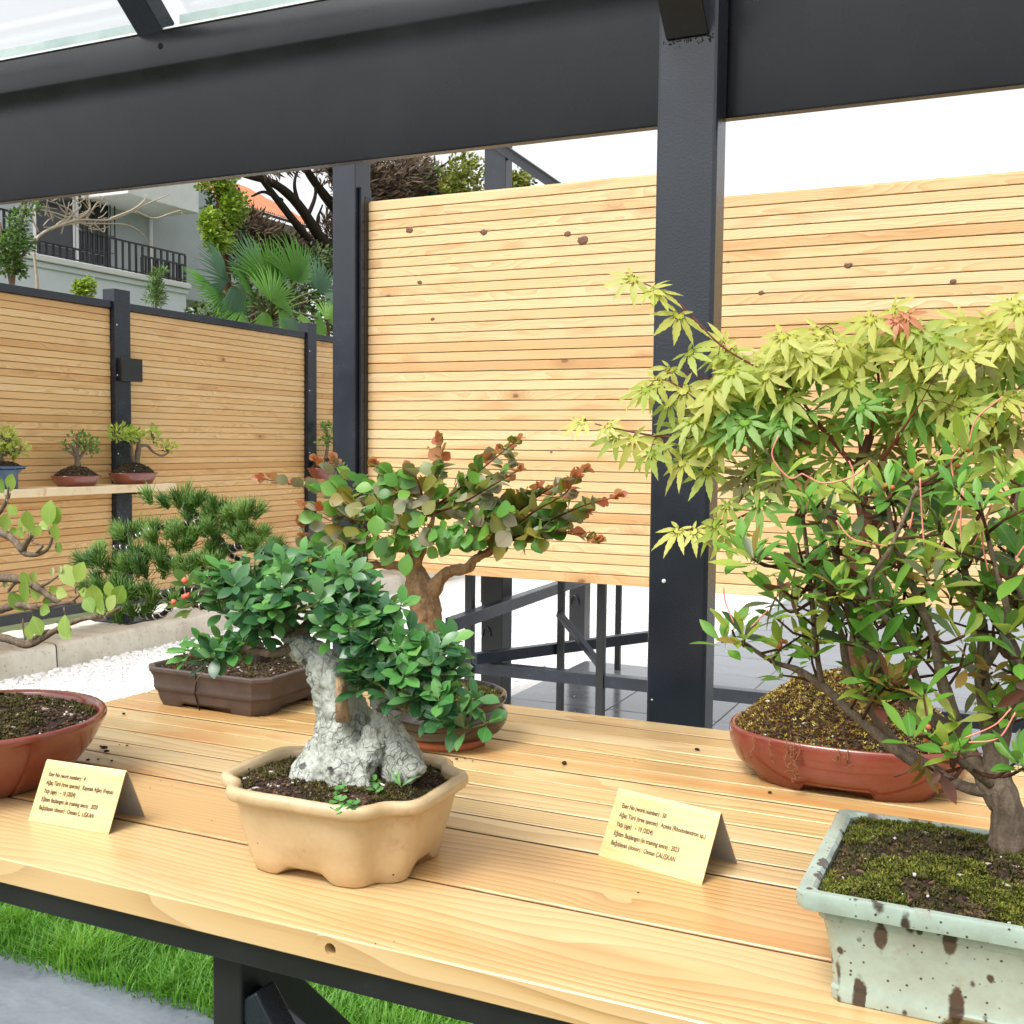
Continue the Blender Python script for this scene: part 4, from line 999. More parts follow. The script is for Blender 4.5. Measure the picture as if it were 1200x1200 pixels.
pbr([(296, 795), (302, 770), (292, 745), (298, 718), (285, 698), (262, 690), (250, 668), (262, 645), (250, 625), (232, 605), (215, 592)], [0.019, 0.015, 0.013, 0.012, 0.011, 0.010, 0.0085, 0.007, 0.006, 0.004, 0.003], 12)
pbr([(275, 695, -.01), (245, 700, -.03), (215, 690, -.04), (180, 700, -.05), (150, 690, -.05)], (0.0075, 0.003))
pbr([(258, 660), (230, 665, -.02), (200, 655, -.03), (165, 645, -.04), (135, 640, -.04)], (0.0065, 0.0026))
pbr([(262, 645), (290, 640, -.01), (320, 655, -.02), (338, 650, -.02)], (0.006, 0.0025))
pbr([(285, 698), (305, 665, .02), (325, 660, .02), (345, 670, .02)], (0.0065, 0.0025))
pbr([(262, 690), (290, 665, .03), (270, 650, .04)], (0.006, 0.003))
pbr([(250, 625), (275, 615, .02), (300, 620, .02)], (0.0045, 0.002))
pbr([(240, 612), (205, 615, -.02), (180, 620, -.03), (160, 628, -.03)], (0.0045, 0.002))
pbr([(215, 690, -.04), (190, 720, -.05), (160, 720, -.05), (135, 712, -.05)], (0.0045, 0.002))
pbr([(285, 698), (258, 712, -.03), (225, 708, -.05), (205, 695, -.06)], (0.0055, 0.002))
obj('trunk', mb.me(), m_barkn, bz)
m_wire = paint('aluminium wire', (0.50, 0.50, 0.49), 0.3, 0.05, 300, metallic=0.8)
mbw = MB()
for P, r in wires[1:] + [(wires[0][0][22:], [0.009, 0.003])]:
    n = len(P); x = None; pts = []
    for i in range((n - 1) * 5 + 1):
        t = i / 5; j = min(int(t), n - 2); p = P[j].lerp(P[j + 1], t - j); d = (P[j + 1] - P[j]).normalized()
        if x is None: x = d.orthogonal().normalized()
        x = (x - d * x.dot(d)).normalized(); y = d.cross(x); rr = (r[0] + (r[-1] - r[0]) * t / (n - 1)) * 1.12 + 0.001
        a = t * 3.4; pts.append(p + (x * math.cos(a) + y * math.sin(a)) * rr)
    mbw.tube(pts, 0.0011, 5)
obj('training_wire', mbw.me(), m_wire, bz)
def tuft(seed, n=54):
    r = random.Random(seed); v, f, q = [], [], []
    for i in range(n):
        a = r.uniform(0, 6.28); ph = abs(r.gauss(0, 0.55)) + 0.08; d = V((math.sin(ph) * math.cos(a), math.cos(ph), math.sin(ph) * math.sin(a)))
        b0 = V((r.gauss(0, 0.06), r.uniform(-0.05, 0.35), r.gauss(0, 0.06))); L = r.uniform(0.6, 1.0); s = d.orthogonal().normalized() * 0.024
        k = len(v); bend = V((0, 0.12, 0)); m_ = b0 + d * L * 0.6 + bend * 0.3; e = b0 + d * L + bend
        t2 = d.cross(s).normalized() * 0.024
        v += [b0 - s, b0 + s, b0 + t2 * 1.4, m_ - s * 0.9, m_ + s * 0.9, m_ + t2 * 1.3, e]
        f += [(k, k + 1, k + 4, k + 3), (k + 1, k + 2, k + 5, k + 4), (k + 2, k, k + 3, k + 5), (k + 3, k + 4, k + 6), (k + 4, k + 5, k + 6), (k + 5, k + 3, k + 6)]
    return v, f
tf = [tuft(i) for i in range(5)]
PN = {'n': lm('pine needles', [(0, (0.06, 0.145, 0.025)), (0.5, (0.105, 0.23, 0.035)), (1, (0.19, 0.32, 0.06))], 0.45, 0.25)}
fo = Foliage(bz)
for (cx, cy_, rx, ry, dy, rd, cnt) in [(207, 585, 30, 14, 0, .03, 13), (247, 597, 34, 16, .01, .03, 11), (285, 605, 22, 16, .01, .03, 9), (170, 625, 42, 14, -.03, .03, 14), (225, 622, 34, 12, -.02, .03, 10), (262, 618, 28, 14, -.01, .03, 8), (300, 632, 28, 16, -.01, .03, 10), (322, 650, 26, 16, .01, .03, 8),
                                       (135, 655, 34, 18, -.04, .03, 16), (170, 660, 30, 18, -.04, .03, 12), (125, 690, 30, 20, -.05, .03, 16), (160, 695, 26, 20, -.05, .03, 10), (200, 640, 26, 10, -.03, .02, 6), (235, 662, 34, 12, -.05, .02, 10), (250, 645, 20, 8, -.02, .02, 4), (335, 668, 20, 14, .02, .03, 6), (165, 718, 30, 10, -.06, .02, 6), (205, 700, 10, 8, -.06, .02, 3)]:
    for i in range(cnt):
        q = ball(); p = W(cx + q.x * rx, cy_ + q.y * ry * 0.8 + 8, dy + q.z * rd)
        fo.add(frame(p, V((q.x * 0.7, q.z * 0.4 - 0.1, 1.0)) + rv(0.22), V((1, 0, 0)) + rv(0.5), 0.028 * R.uniform(0.8, 1.15)), R.choice(tf), 'n')
fo.build(PN, 200, 'needle_tuft')

# ------------------------------------------------------------------ 4. pale-leaved tree in the red bowl at the bench end
PC = (-1.062, 0.872, TZ)
bz = thing('bonsai_tree', PC, 'bonsai with sparse pale green oval leaves in a red bowl behind a brass name card', 'bonsai')
def redglaze(name): return glaze(name, (0.155, 0.030, 0.018), (0.235, 0.052, 0.030), 0.12, 9, None, 0.03, 0.5)
m_red = redglaze('red brown glaze')
out = outline_round(0.131, 0.131, 96)
prof = [(0.52, 0.0), (0.56, 0.0005), (0.62, 0.006), (0.76, 0.022), (0.88, 0.042), (0.955, 0.060), (0.985, 0.068), (1.0, 0.0715), (1.0, 0.0755), (0.985, 0.078), (0.95, 0.0775), (0.93, 0.074), (0.915, 0.06)]
obj('pot', pot_me(PC, out, prof), m_red, bz)
soil(bz, PC, out, 0.066, 0.024, 0, 3600, 0.0026, [(m_mossd, 3600, 0.0065, lambda p: noise.noise(p * 16) > -0.1)], 0.92, 0.006)
W = lambda px, py, dy=0.0: at(px, py, y=0.93 + dy)
mb = MB()
def fb(pts, r, seg=9): mb.tube(catmull([W(*p) for p in pts], 6), r, seg, rough=0.22, rs=110)
fb([(-95, 870), (-85, 800), (-70, 740), (-60, 690), (-75, 630), (-60, 570), (-70, 520)], [0.017, 0.014, 0.0115, 0.010, 0.009, 0.007, 0.004], 14)
fb([(-68, 650), (-40, 625), (-10, 622), (10, 628), (22, 640), (28, 648), (42, 650), (56, 643), (62, 628)], (0.0062, 0.0016))
fb([(26, 645), (31, 636), (38, 628)], (0.005, 0.0018)); fb([(42, 648), (50, 640, -.01), (38, 636, -.01)], (0.0016, 0.001), 6)
fb([(-62, 700), (-30, 682), (0, 677), (28, 680), (46, 690), (58, 699), (70, 706)], (0.007, 0.003))
fb([(46, 688), (58, 682), (68, 675)], (0.0022, 0.001), 6); fb([(22, 678), (10, 694), (30, 690)], (0.0022, 0.001), 6)
fb([(-66, 735), (-30, 722), (5, 713), (22, 709), (45, 713), (66, 708), (88, 706)], (0.006, 0.002))
fb([(-72, 760), (-40, 745), (0, 747), (16, 751), (33, 756), (50, 748), (70, 736), (95, 726), (120, 722), (141, 712)], (0.006, 0.0018))
fb([(30, 755), (55, 740, .01), (70, 742, .01)], (0.004, 0.0012), 6); fb([(30, 750), (27, 735), (27, 725)], (0.0013, 0.0008), 6)
fb([(-60, 640), (-20, 620), (0, 600), (8, 585), (10, 570)], (0.004, 0.0012)); fb([(84, 706), (100, 690), (98, 680)], (0.0013, 0.0008), 6); fb([(-60, 560), (-20, 540), (0, 560)], (0.003, 0.001), 6)
obj('trunk', mb.me(), m_barkg, bz)
fe = [blade(0.68, 0.5, 9, 0.10, 0.08, 0.54), blade(0.60, 0.55, 9, 0.16, -0.05, 0.54)]
FE = {'p': lm('pale oval leaf', [(0, (0.20, 0.34, 0.06)), (0.5, (0.30, 0.43, 0.085)), (1, (0.38, 0.48, 0.15))], 0.42, 0.35, (0.4, 0.46, 0.25), (0.42, 0.5, 0.2)),
      'e': lm('pale bud leaf', [(0, (0.42, 0.42, 0.20)), (1, (0.5, 0.5, 0.28))], 0.5, 0.3)}
fo = Foliage(bz); tw = MB()
for (x, y, ln, ax, ay) in [(12, 578, 20, 0.2, -1), (6, 580, 22, -0.4, -0.9), (10, 590, 14, 0.5, 0.9), (5, 625, 22, 0.3, -1), (0, 624, 18, -0.5, -0.7), (10, 625, 14, 0.9, -.3), (33, 626, 20, -0.35, -1), (36, 624, 22, 0.0, -1), (35, 629, 16, 0.4, -1), (40, 630, 14, 0.2, -0.4), (28, 632, 13, -0.4, -0.8), (58, 620, 28, 0.0, -1), (62, 618, 22, 0.35, -1), (66, 636, 20, 0.15, -1), (56, 622, 14, -0.7, -0.9), (66, 634, 14, 0.5, 0.8),
                           (34, 690, 18, -0.2, -1), (38, 684, 14, 0.3, -1), (30, 710, 28, 0.25, -1.2), (33, 718, 26, -0.35, -0.7), (38, 720, 22, 0.3, 0.8), (43, 708, 22, 0.0, -1), (46, 712, 18, 0.8, 0.2), (38, 728, 18, -0.1, 0.9), (70, 690, 14, -0.8, 0.1), (72, 700, 20, -0.6, 0.2), (87, 690, 26, -0.4, -1), (90, 685, 24, 0.3, -1), (92, 692, 16, 0.8, 0.2), (80, 698, 18, -0.9, -.3), (76, 718, 24, 0.15, 0.7),
                           (110, 720, 20, -0.5, -1), (115, 718, 28, -0.15, -1), (118, 720, 18, 0.1, -1), (126, 718, 20, 0.4, -1), (136, 710, 24, 0.45, -1), (133, 704, 20, -0.1, -1), (122, 722, 18, -0.5, -1), (70, 732, 20, 0.5, 0.5)]:
    p = W(x, y, R.uniform(-0.02, 0.02)); q = W(x + ax * 10, y + ay * 10, 0) - W(x, y, 0); s = pxm(p, ln * 1.22)
    tw.tube([p, p - q.normalized() * 0.006], 0.0009, 5)
    fo.add(frame(p, q + V((0, R.uniform(-0.003, 0.001), 0)), V((R.uniform(-0.35, 0.35) + 0.3, -1, 0.2)), s), R.choice(fe), 'p')
for (x, y) in [(61, 676), (70, 674), (26, 627), (6, 690)]:
    p = W(x, y); fo.add(frame(p, V((0.1, 0, 1)), V((0, -1, 0.1)), pxm(p, 11)), fe[0], 'e'); fo.add(frame(p, V((-0.1, 0, 1)), V((1, -0.5, 0.1)), pxm(p, 10)), fe[1], 'e')
for i in range(40):
    p = W(R.uniform(-160, -20), R.uniform(480, 720), R.uniform(-0.06, 0.06)); tw.tube(wob(p, W(-66, 640), 3, 0.1), (0.0008, 0.0014), 5); fo.rosette(p, V((R.uniform(-.5, .5), -0.2, 1)), 5, 0.022, fe, 'p', (0.4, 1.1))
tag(obj('twigs', tw.me(), m_barkg, bz), kind='stuff')
fo.build(FE, 300)

# ------------------------------------------------------------------ 5. maple in the oval red pot
PC = (-0.182, 1.335, TZ)
bz = thing('bonsai_tree', PC, 'maple bonsai with yellow green pointed leaves on a mossy mound in oval red pot', 'bonsai')
out = outline_round(0.138, 0.094, 110, 2.3)
ft = lambda u, x, y: 0.008 if not (0.05 < abs(x) < 0.115) else 0.0
prof = [(0.78, 0.0), (0.82, 0.001), (0.86, 0.010), (0.94, 0.022), (0.985, 0.036), (1.0, 0.048), (0.995, 0.056), (0.985, 0.059), (0.955, 0.059), (0.94, 0.055), (0.93, 0.04)]
obj('pot', pot_me(PC, out, prof, 0.0, ft), m_red, bz)
soil(bz, PC, out, 0.050, 0.072, 0, 2600, 0.003, [(m_mossy, 12000, 0.0058, None), (m_mossd, 1500, 0.006, None)], 0.965, 0.010)
mb = MB()
for px_, L in ((950, 38), (955, 44), (961, 34), (945, 30), (905, 26), (925, 24), (1008, 18), (1020, 20)):
    y_ = PC[1] - 0.094 * math.sqrt(max(0.05, 1 - ((at(px_, 885, y=1.24).x - PC[0]) / 0.138) ** 2)) - 0.002
    top = at(px_, 0, y=y_); top.z = TZ + 0.061; n = max(3, L // 5); pts = [top + V((R.gauss(0, 0.0012) * i ** 0.6, -0.002 - 0.0008 * i, -pxm(top, L) * i / n)) for i in range(n + 1)]
    mb.tube(pts, 0.0007, 4)
    for p in pts[1:]:
        for s in range(3): mb.tube([p, p + rv(0.0028)], 0.0005, 4)
tag(obj('hanging_roots', mb.me(), attr_mat('dry roots', [(0, (0.22, 0.09, 0.04)), (1, (0.3, 0.14, 0.06))]), bz), kind='stuff')
W = lambda px, py, dy=0.0: at(px, py, y=1.33 + dy)
mb = MB()
def mbr(pts, r, seg=8): mb.tube(catmull([W(*p) for p in pts], 6), r, seg, rough=0.12, rs=90)
mbr([(1000, 800), (1010, 740), (1000, 680), (1015, 620), (1005, 560), (1020, 510)], [0.017, 0.013, 0.011, 0.009, 0.007, 0.005], 14)
mbr([(1005, 700), (1050, 650, .01), (1085, 590, .02), (1110, 520, .02), (1130, 460, .02)], (0.008, 0.0025))
mbr([(1005, 640), (960, 590), (930, 540), (900, 490), (880, 470)], (0.006, 0.002))
obj('trunk', mb.me(), m_barkd, bz)
tw = MB()
twl = [[(1010, 560), (960, 500), (900, 440, -.02), (845, 405, -.03), (790, 350, -.03), (745, 328, -.03)], [(950, 520), (900, 500), (850, 485, -.02), (790, 450, -.03), (775, 445, -.03)], [(940, 500), (880, 462, -.02), (830, 445, -.03), (800, 432, -.03)],
       [(900, 500), (840, 510, -.02), (780, 512, -.03), (720, 502, -.03), (672, 490, -.03)], [(980, 600), (920, 575), (880, 600, -.02), (840, 616, -.03), (795, 622, -.03)], [(1010, 540), (1000, 470), (985, 420), (975, 385)], [(1005, 550), (940, 470), (920, 420), (918, 395)],
       [(1020, 510), (1030, 450), (1020, 400), (1025, 375)], [(1050, 520), (1075, 450), (1085, 400), (1060, 375)], [(1110, 520), (1130, 450), (1150, 410), (1185, 355)], [(1130, 460), (1165, 440), (1195, 400)], [(930, 540), (880, 545), (850, 540, -.02)], [(1110, 520), (1160, 480), (1200, 450)], [(1020, 560), (1060, 500, -.04), (1080, 470, -.05)]]
mtw = []
for l in twl:
    P = catmull([W(*p) for p in l], 6); mtw += P; tw.tube(P, (0.0022, 0.0007), 6)
mp = [maple(i) for i in range(6)]
MP = {'y': lm('maple leaf yellow green', [(0, (0.42, 0.45, 0.05)), (0.5, (0.52, 0.54, 0.08)), (1, (0.64, 0.64, 0.16))], 0.45, 0.42, (0.5, 0.5, 0.15), (0.55, 0.52, 0.15)),
      'm': lm('maple leaf lime', [(0, (0.23, 0.36, 0.035)), (0.5, (0.33, 0.44, 0.045)), (1, (0.44, 0.49, 0.06))], 0.45, 0.42, (0.36, 0.42, 0.1), (0.42, 0.46, 0.1)),
      'g': lm('maple leaf green', [(0, (0.08, 0.25, 0.022)), (0.6, (0.14, 0.36, 0.03)), (1, (0.22, 0.42, 0.045))], 0.45, 0.4, (0.2, 0.34, 0.08), (0.22, 0.38, 0.07)),
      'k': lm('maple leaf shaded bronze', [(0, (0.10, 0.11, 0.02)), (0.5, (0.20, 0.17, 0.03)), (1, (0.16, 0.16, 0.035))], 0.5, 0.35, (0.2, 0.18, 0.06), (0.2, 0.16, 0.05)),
      'r': lm('maple leaf pink', [(0, (0.55, 0.16, 0.10)), (1, (0.62, 0.26, 0.16))], 0.5, 0.4)}
fo = Foliage(bz)
def ml(px, py, size, key, dy=0.0, ang=None, nrm=None):
    p = W(px, py, dy); a = R.gauss(0, 0.95) if ang is None else ang
    d = V((math.sin(a) * 0.9, -0.35 + R.gauss(0, 0.2), -math.cos(a) * 0.75)); n_ = V((R.gauss(0, 0.35), -0.75, 0.75)) if nrm is None else V(nrm)
    q = min(mtw, key=lambda t_: (t_ - p).length)
    if (q - p).length < 0.07: tw.tube([p, p.lerp(q, 0.5) + V((0, 0, 0.004)), q], 0.0006, 4)
    else: tw.tube([p, p + V((R.gauss(0, 0.01), 0.025, -0.012))], 0.0006, 4)
    fo.add(frame(p, d, n_, size), R.choice(mp), key)
for (x, y, s, k, a) in [(742, 325, .034, 'y', -0.5), (762, 340, .026, 'y', 1.3), (795, 368, .036, 'y', 0.1), (772, 342, .03, 'y', 0.6), (684, 494, .028, 'y', -0.8), (712, 498, .02, 'y', 0.8), (742, 512, .036, 'y', 0.2), (722, 510, .03, 'm', -0.5), (770, 445, .034, 'y', -0.1), (758, 455, .034, 'm', -0.6), (785, 470, .034, 'm', 0.2), (796, 620, .033, 'y', -0.3), (812, 622, .026, 'y', 0.9), (840, 612, .036, 'm', -0.4), (850, 622, .036, 'm', 0.3),
                        (852, 590, .03, 'm', 0.0), (800, 455, .038, 'y', 0.5), (778, 520, .034, 'y', -0.2), (762, 530, .03, 'm', 0.4), (800, 540, .036, 'y', 0.0), (830, 550, .036, 'm', 0.2), (1185, 352, .034, 'y', 0.3), (1195, 360, .034, 'y', -0.6), (1160, 378, .034, 'y', -0.2), (1022, 372, .036, 'y', -0.5), (1045, 362, .03, 'y', 0.6), (1062, 368, .026, 'r', 0.1), (1052, 374, .024, 'r', -0.7), (1075, 385, .028, 'm', 0.8), (918, 392, .034, 'y', -0.4), (930, 402, .03, 'y', 0.5), (890, 588, .036, 'g', 0.1), (880, 555, .036, 'k', -0.3), (868, 560, .034, 'k', 0.5)]:
    ml(x, y, s * 1.3, k, R.uniform(-0.05, -0.02), a)
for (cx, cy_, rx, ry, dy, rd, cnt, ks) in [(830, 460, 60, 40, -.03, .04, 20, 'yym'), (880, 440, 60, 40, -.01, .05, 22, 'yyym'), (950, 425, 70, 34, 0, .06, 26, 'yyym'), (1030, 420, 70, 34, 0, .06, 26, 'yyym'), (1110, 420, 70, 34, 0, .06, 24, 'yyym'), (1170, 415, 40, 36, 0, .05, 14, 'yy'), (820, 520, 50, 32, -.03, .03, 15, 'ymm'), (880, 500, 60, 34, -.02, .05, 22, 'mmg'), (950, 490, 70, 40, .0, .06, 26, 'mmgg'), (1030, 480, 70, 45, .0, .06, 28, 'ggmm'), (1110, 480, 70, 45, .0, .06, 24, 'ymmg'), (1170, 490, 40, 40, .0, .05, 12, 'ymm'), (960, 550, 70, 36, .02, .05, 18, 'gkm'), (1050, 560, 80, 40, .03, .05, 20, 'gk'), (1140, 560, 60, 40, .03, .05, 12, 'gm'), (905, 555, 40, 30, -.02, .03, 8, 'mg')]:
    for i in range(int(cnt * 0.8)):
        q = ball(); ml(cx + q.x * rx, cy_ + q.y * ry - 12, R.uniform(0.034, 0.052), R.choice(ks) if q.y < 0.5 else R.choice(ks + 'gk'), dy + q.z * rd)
tag(obj('twigs', tw.me(), m_twigr, bz), kind='stuff')
fo.build(MP, 300)

# ------------------------------------------------------------------ 6. azalea in the speckled celadon pot
PC = (0.032, 0.870, TZ)
bz = thing('bonsai_tree', PC, 'azalea bonsai with leaf whorls and pink threads in a speckled pale green rectangular pot', 'bonsai')
m_cel = glaze('speckled celadon glaze', (0.26, 0.30, 0.25), (0.37, 0.485, 0.42), 0.12, 22, [(95, 0.16, 0.30, 0.70, 0.8), (66, 0.26, 0.38, 0.50, 0.34), (240, 0.12, 0.30, 0.74, 1.0)], 0.06, 0.4, (0.27, 0.215, 0.16))
out = outline_cut(0.170, 0.098, 0.006, 140)
prof = [(0.845, 0.0), (0.855, 0.001), (0.862, 0.009), (0.852, 0.0115), (0.856, 0.020), (0.87, 0.040), (0.90, 0.060), (0.915, 0.0655), (0.95, 0.066), (0.995, 0.068), (1.0, 0.071), (1.0, 0.0785), (0.992, 0.081), (0.94, 0.081), (0.925, 0.078), (0.915, 0.06)]
ft = lambda u, x, y: 0.006 if (abs(x) < 0.085 and abs(y) > 0.06) or (abs(y) < 0.04) else 0.0
crisp(obj('pot', pot_me(PC, out, prof, 0, ft, 0.0008), m_cel, bz), 30)
soil(bz, PC, out, 0.074, 0.020, 0, 2500, 0.0026, [(m_mossd, 7000, 0.0056, None), (m_mossg, 8000, 0.0056, lambda p: noise.noise(p * 17 + V((3, 1, 0))) > 0.0 and p.x < 0.02)], 0.92, 0.007)
W = lambda px, py, dy=0.0: at(px, py, y=0.895 + dy)
mb = MB(); nodes = []
def ab(pts, r, seg=10, grow=True):
    P = catmull([W(*p) for p in pts], 7); mb.tube(P, [q * 0.82 for q in r], seg, rough=0.22, rs=100); nodes.extend(P[3:] if grow else [])
ab([(1180, 1015), (1182, 975), (1178, 940), (1165, 900), (1175, 850), (1195, 800), (1185, 760), (1165, 720)], [0.021, 0.0165, 0.0145, 0.0125, 0.009, 0.007, 0.006, 0.005], 14)
ab([(1172, 945), (1148, 900), (1125, 868), (1090, 840), (1060, 815), (1025, 770), (1000, 735), (990, 690, -.01), (975, 640, -.02)], [0.011, 0.0085, 0.0075, 0.0070, 0.0062, 0.005, 0.004, 0.003, 0.0022])
ab([(1165, 905), (1158, 850), (1150, 790), (1152, 740), (1135, 690, -.01), (1125, 640, -.02)], [0.0085, 0.0075, 0.0065, 0.005, 0.0035, 0.0025])
ab([(1130, 870), (1105, 800, -.02), (1095, 750, -.03), (1075, 700, -.03), (1050, 640, -.04), (1040, 590, -.04)], [0.0065, 0.0052, 0.0042, 0.0035, 0.0028, 0.002])
ab([(1195, 800), (1215, 740), (1190, 690, -.02), (1185, 630, -.02), (1195, 570, -.02)], [0.006, 0.005, 0.004, 0.003, 0.002])
ab([(1165, 930, -.005), (1120, 918, .01), (1063, 888, .012), (1010, 845, .01), (965, 805, .01), (935, 785, .01), (905, 775, .01), (870, 752, .0)], [0.006, 0.0055, 0.0050, 0.0046, 0.0042, 0.0034, 0.0025, 0.0018])
ab([(1120, 915, .012), (1062, 880, .02), (1025, 840, .02), (995, 790, .015), (985, 740, .01), (960, 690, 0), (955, 640, -.01)], [0.005, 0.005, 0.0045, 0.0040, 0.0032, 0.0025, 0.002])
ab([(962, 800, .01), (958, 770, .01), (955, 740, .0), (950, 690, -.01), (945, 640, -.015), (940, 600, -.02)], [0.0034, 0.0032, 0.0028, 0.0024, 0.002, 0.0016])
ab([(1090, 840), (1060, 760, -.03), (1020, 690, -.05), (1045, 640, -.06), (1075, 570, -.06)], [0.004, 0.0032, 0.0026, 0.002, 0.0016])
ab([(1150, 790), (1180, 730, -.04), (1165, 660, -.06), (1150, 600, -.06)], [0.004, 0.003, 0.0022, 0.0016])
ab([(1160, 920, -.03), (1130, 895, -.05), (1105, 878, -.06), (1085, 860, -.065)], [0.0042, 0.003, 0.0022, 0.0016])
obj('trunk', mb.me(), m_barkg, bz)
az = [blade(0.30, 1.0, 6, 0.16, 0.10, 0.58), blade(0.34, 0.85, 6, 0.10, 0.22, 0.62), blade(0.27, 1.0, 6, 0.2, -0.08, 0.55)]
AZ = {'g': lm('azalea leaf green', [(0, (0.08, 0.23, 0.03)), (0.5, (0.13, 0.33, 0.04)), (1, (0.20, 0.40, 0.06))], 0.4, 0.38, (0.2, 0.3, 0.12), (0.2, 0.34, 0.1)),
      'y': lm('azalea leaf lime', [(0, (0.26, 0.38, 0.05)), (0.6, (0.36, 0.46, 0.065)), (1, (0.44, 0.50, 0.13))], 0.42, 0.4, (0.36, 0.42, 0.18), (0.4, 0.45, 0.15)),
      'd': lm('azalea leaf dark', [(0, (0.05, 0.10, 0.04)), (0.5, (0.09, 0.14, 0.06)), (1, (0.16, 0.17, 0.08))], 0.36, 0.22, (0.14, 0.15, 0.11), (0.13, 0.14, 0.07)),
      'm': lm('azalea leaf maroon', [(0, (0.11, 0.035, 0.028)), (0.5, (0.18, 0.065, 0.05)), (1, (0.25, 0.11, 0.07))], 0.4, 0.3, (0.18, 0.10, 0.09), (0.16, 0.06, 0.05)),
      'b': lm('azalea leaf bronze', [(0, (0.22, 0.13, 0.03)), (1, (0.33, 0.25, 0.06))], 0.45, 0.35, (0.2, 0.14, 0.08), (0.25, 0.16, 0.06))}
fo = Foliage(bz); tw = MB()
wh = [(868, 645, 'g'), (882, 655, 'd'), (915, 690, 'm'), (908, 700, 'g'), (858, 738, 'y'), (872, 748, 'd'), (915, 760, 'y'), (880, 655, 'g'), (938, 592, 'g'), (945, 600, 'd'), (962, 612, 'd'), (1000, 575, 'y'), (1010, 590, 'd'), (1040, 575, 'y'), (1035, 600, 'd'), (1070, 560, 'y'), (1115, 555, 'y'), (1120, 570, 'd'), (1130, 530, 'y'), (1180, 560, 'y'), (1190, 575, 'd'), (1150, 600, 'd'), (1195, 620, 'g'), (1170, 640, 'd'), (1100, 610, 'd'), (1080, 625, 'd'), (1060, 610, 'g'), (1020, 630, 'b'), (985, 630, 'd'),
      (960, 650, 'm'), (935, 660, 'g'), (955, 680, 'g'), (990, 665, 'm'), (1005, 700, 'g'), (1000, 745, 'g'), (1020, 715, 'g'), (975, 715, 'b'), (1040, 660, 'g'), (1060, 650, 'y'), (1085, 668, 'y'), (1095, 680, 'd'), (1115, 700, 'd'), (1060, 690, 'g'), (1075, 735, 'g'), (1065, 745, 'g'), (1090, 755, 'm'), (1140, 655, 'd'), (1160, 690, 'g'), (1190, 700, 'y'), (1180, 740, 'y'), (1150, 720, 'd'), (1195, 770, 'g'), (1130, 745, 'd'), (1085, 862, 'y'), (1112, 878, 'y'), (1125, 880, 'g'), (1082, 895, 'm'), (1098, 900, 'm'), (1192, 892, 'g'), (1200, 900, 'g'), (1024, 816, 'g'), (1015, 795, 'b'), (1045, 800, 'b'),
      (985, 690, 'd'), (1030, 760, 'g'), (1045, 700, 'd'), (1110, 640, 'g'), (1200, 660, 'd'), (1210, 720, 'g'), (1215, 600, 'y'), (1220, 560, 'y'), (1210, 800, 'm')]
tips = []
for (x, y, k) in wh:
    p = W(x, y, R.uniform(-0.06, 0.0) if y < 850 else -0.06)
    s_ = min(nodes, key=lambda q: (q - p).length + max(0, (q.z - p.z)) * 1.5)
    tw.tube(catmull([s_, s_.lerp(p, 0.55) + V((0, 0, -0.006)) + rv(0.003), p], 4), (0.0016, 0.0010), 6)
    n_ = R.randint(6, 9); ax = V((R.gauss(0, 0.35), -0.45, 1.0))
    kk = {'g': lambda t: 'g' if t > 0.2 else R.choice('dgm'), 'y': lambda t: R.choice('yyyg') if t > 0.15 else R.choice('dg'), 'd': lambda t: R.choice('ddgggyyb'), 'm': lambda t: R.choice('mmb'), 'b': lambda t: R.choice('bbm')}[k]
    if k == 'm': ax = V((R.gauss(0, 0.5), -0.4, -0.5)); n_ = 4
    fo.rosette(p, ax, n_, R.uniform(0.025, 0.034), az, kk, (0.25, 1.25), 0.2); tips.append((p, k))
for i in range(120):
    s_ = R.choice(nodes); q = ball(); p = s_ + V((q.x * 0.04, q.y * 0.05, abs(q.z) * 0.035 + 0.004))
    if p.z < TZ + 0.19: continue
    tw.tube([s_, s_.lerp(p, 0.5) + rv(0.002), p], (0.0013, 0.0008), 5); fo.rosette(p, V((q.x, -0.3, 0.8)), R.randint(4, 6), R.uniform(0.022, 0.031), az, R.choice('dggggyyb'), (0.5, 1.4), 0.2)
tag(obj('twigs', tw.me(), m_barkd, bz), kind='stuff')
fo.build(AZ, 300)
m_bud = simple('orange bud', [(0.3, (0.38, 0.10, 0.03)), (0.7, (0.50, 0.20, 0.07))], 300, 0.5, 0.3)
m_thr = simple('pink thread', [(0.3, (0.62, 0.17, 0.13)), (0.7, (0.75, 0.30, 0.24))], 60, 0.5, 0.1)
for p, k in tips:
    if k in 'y' and R.random() < 0.7:
        mb = MB()
        for j in range(R.randint(2, 3)):
            c = p + rv(0.002) + V((0, -0.003, 0.004)); r = R.uniform(0.0016, 0.0026)
            mb.tube([c - V((0, 0, r)), c - V((0, 0, r * 0.5)), c, c + V((0, 0, r * 0.7)), c + V((0, 0, r))], [0.0005, r * 0.8, r, r * 0.75, 0.0005], 9)
        obj('bud', mb.me(), m_bud, bz)
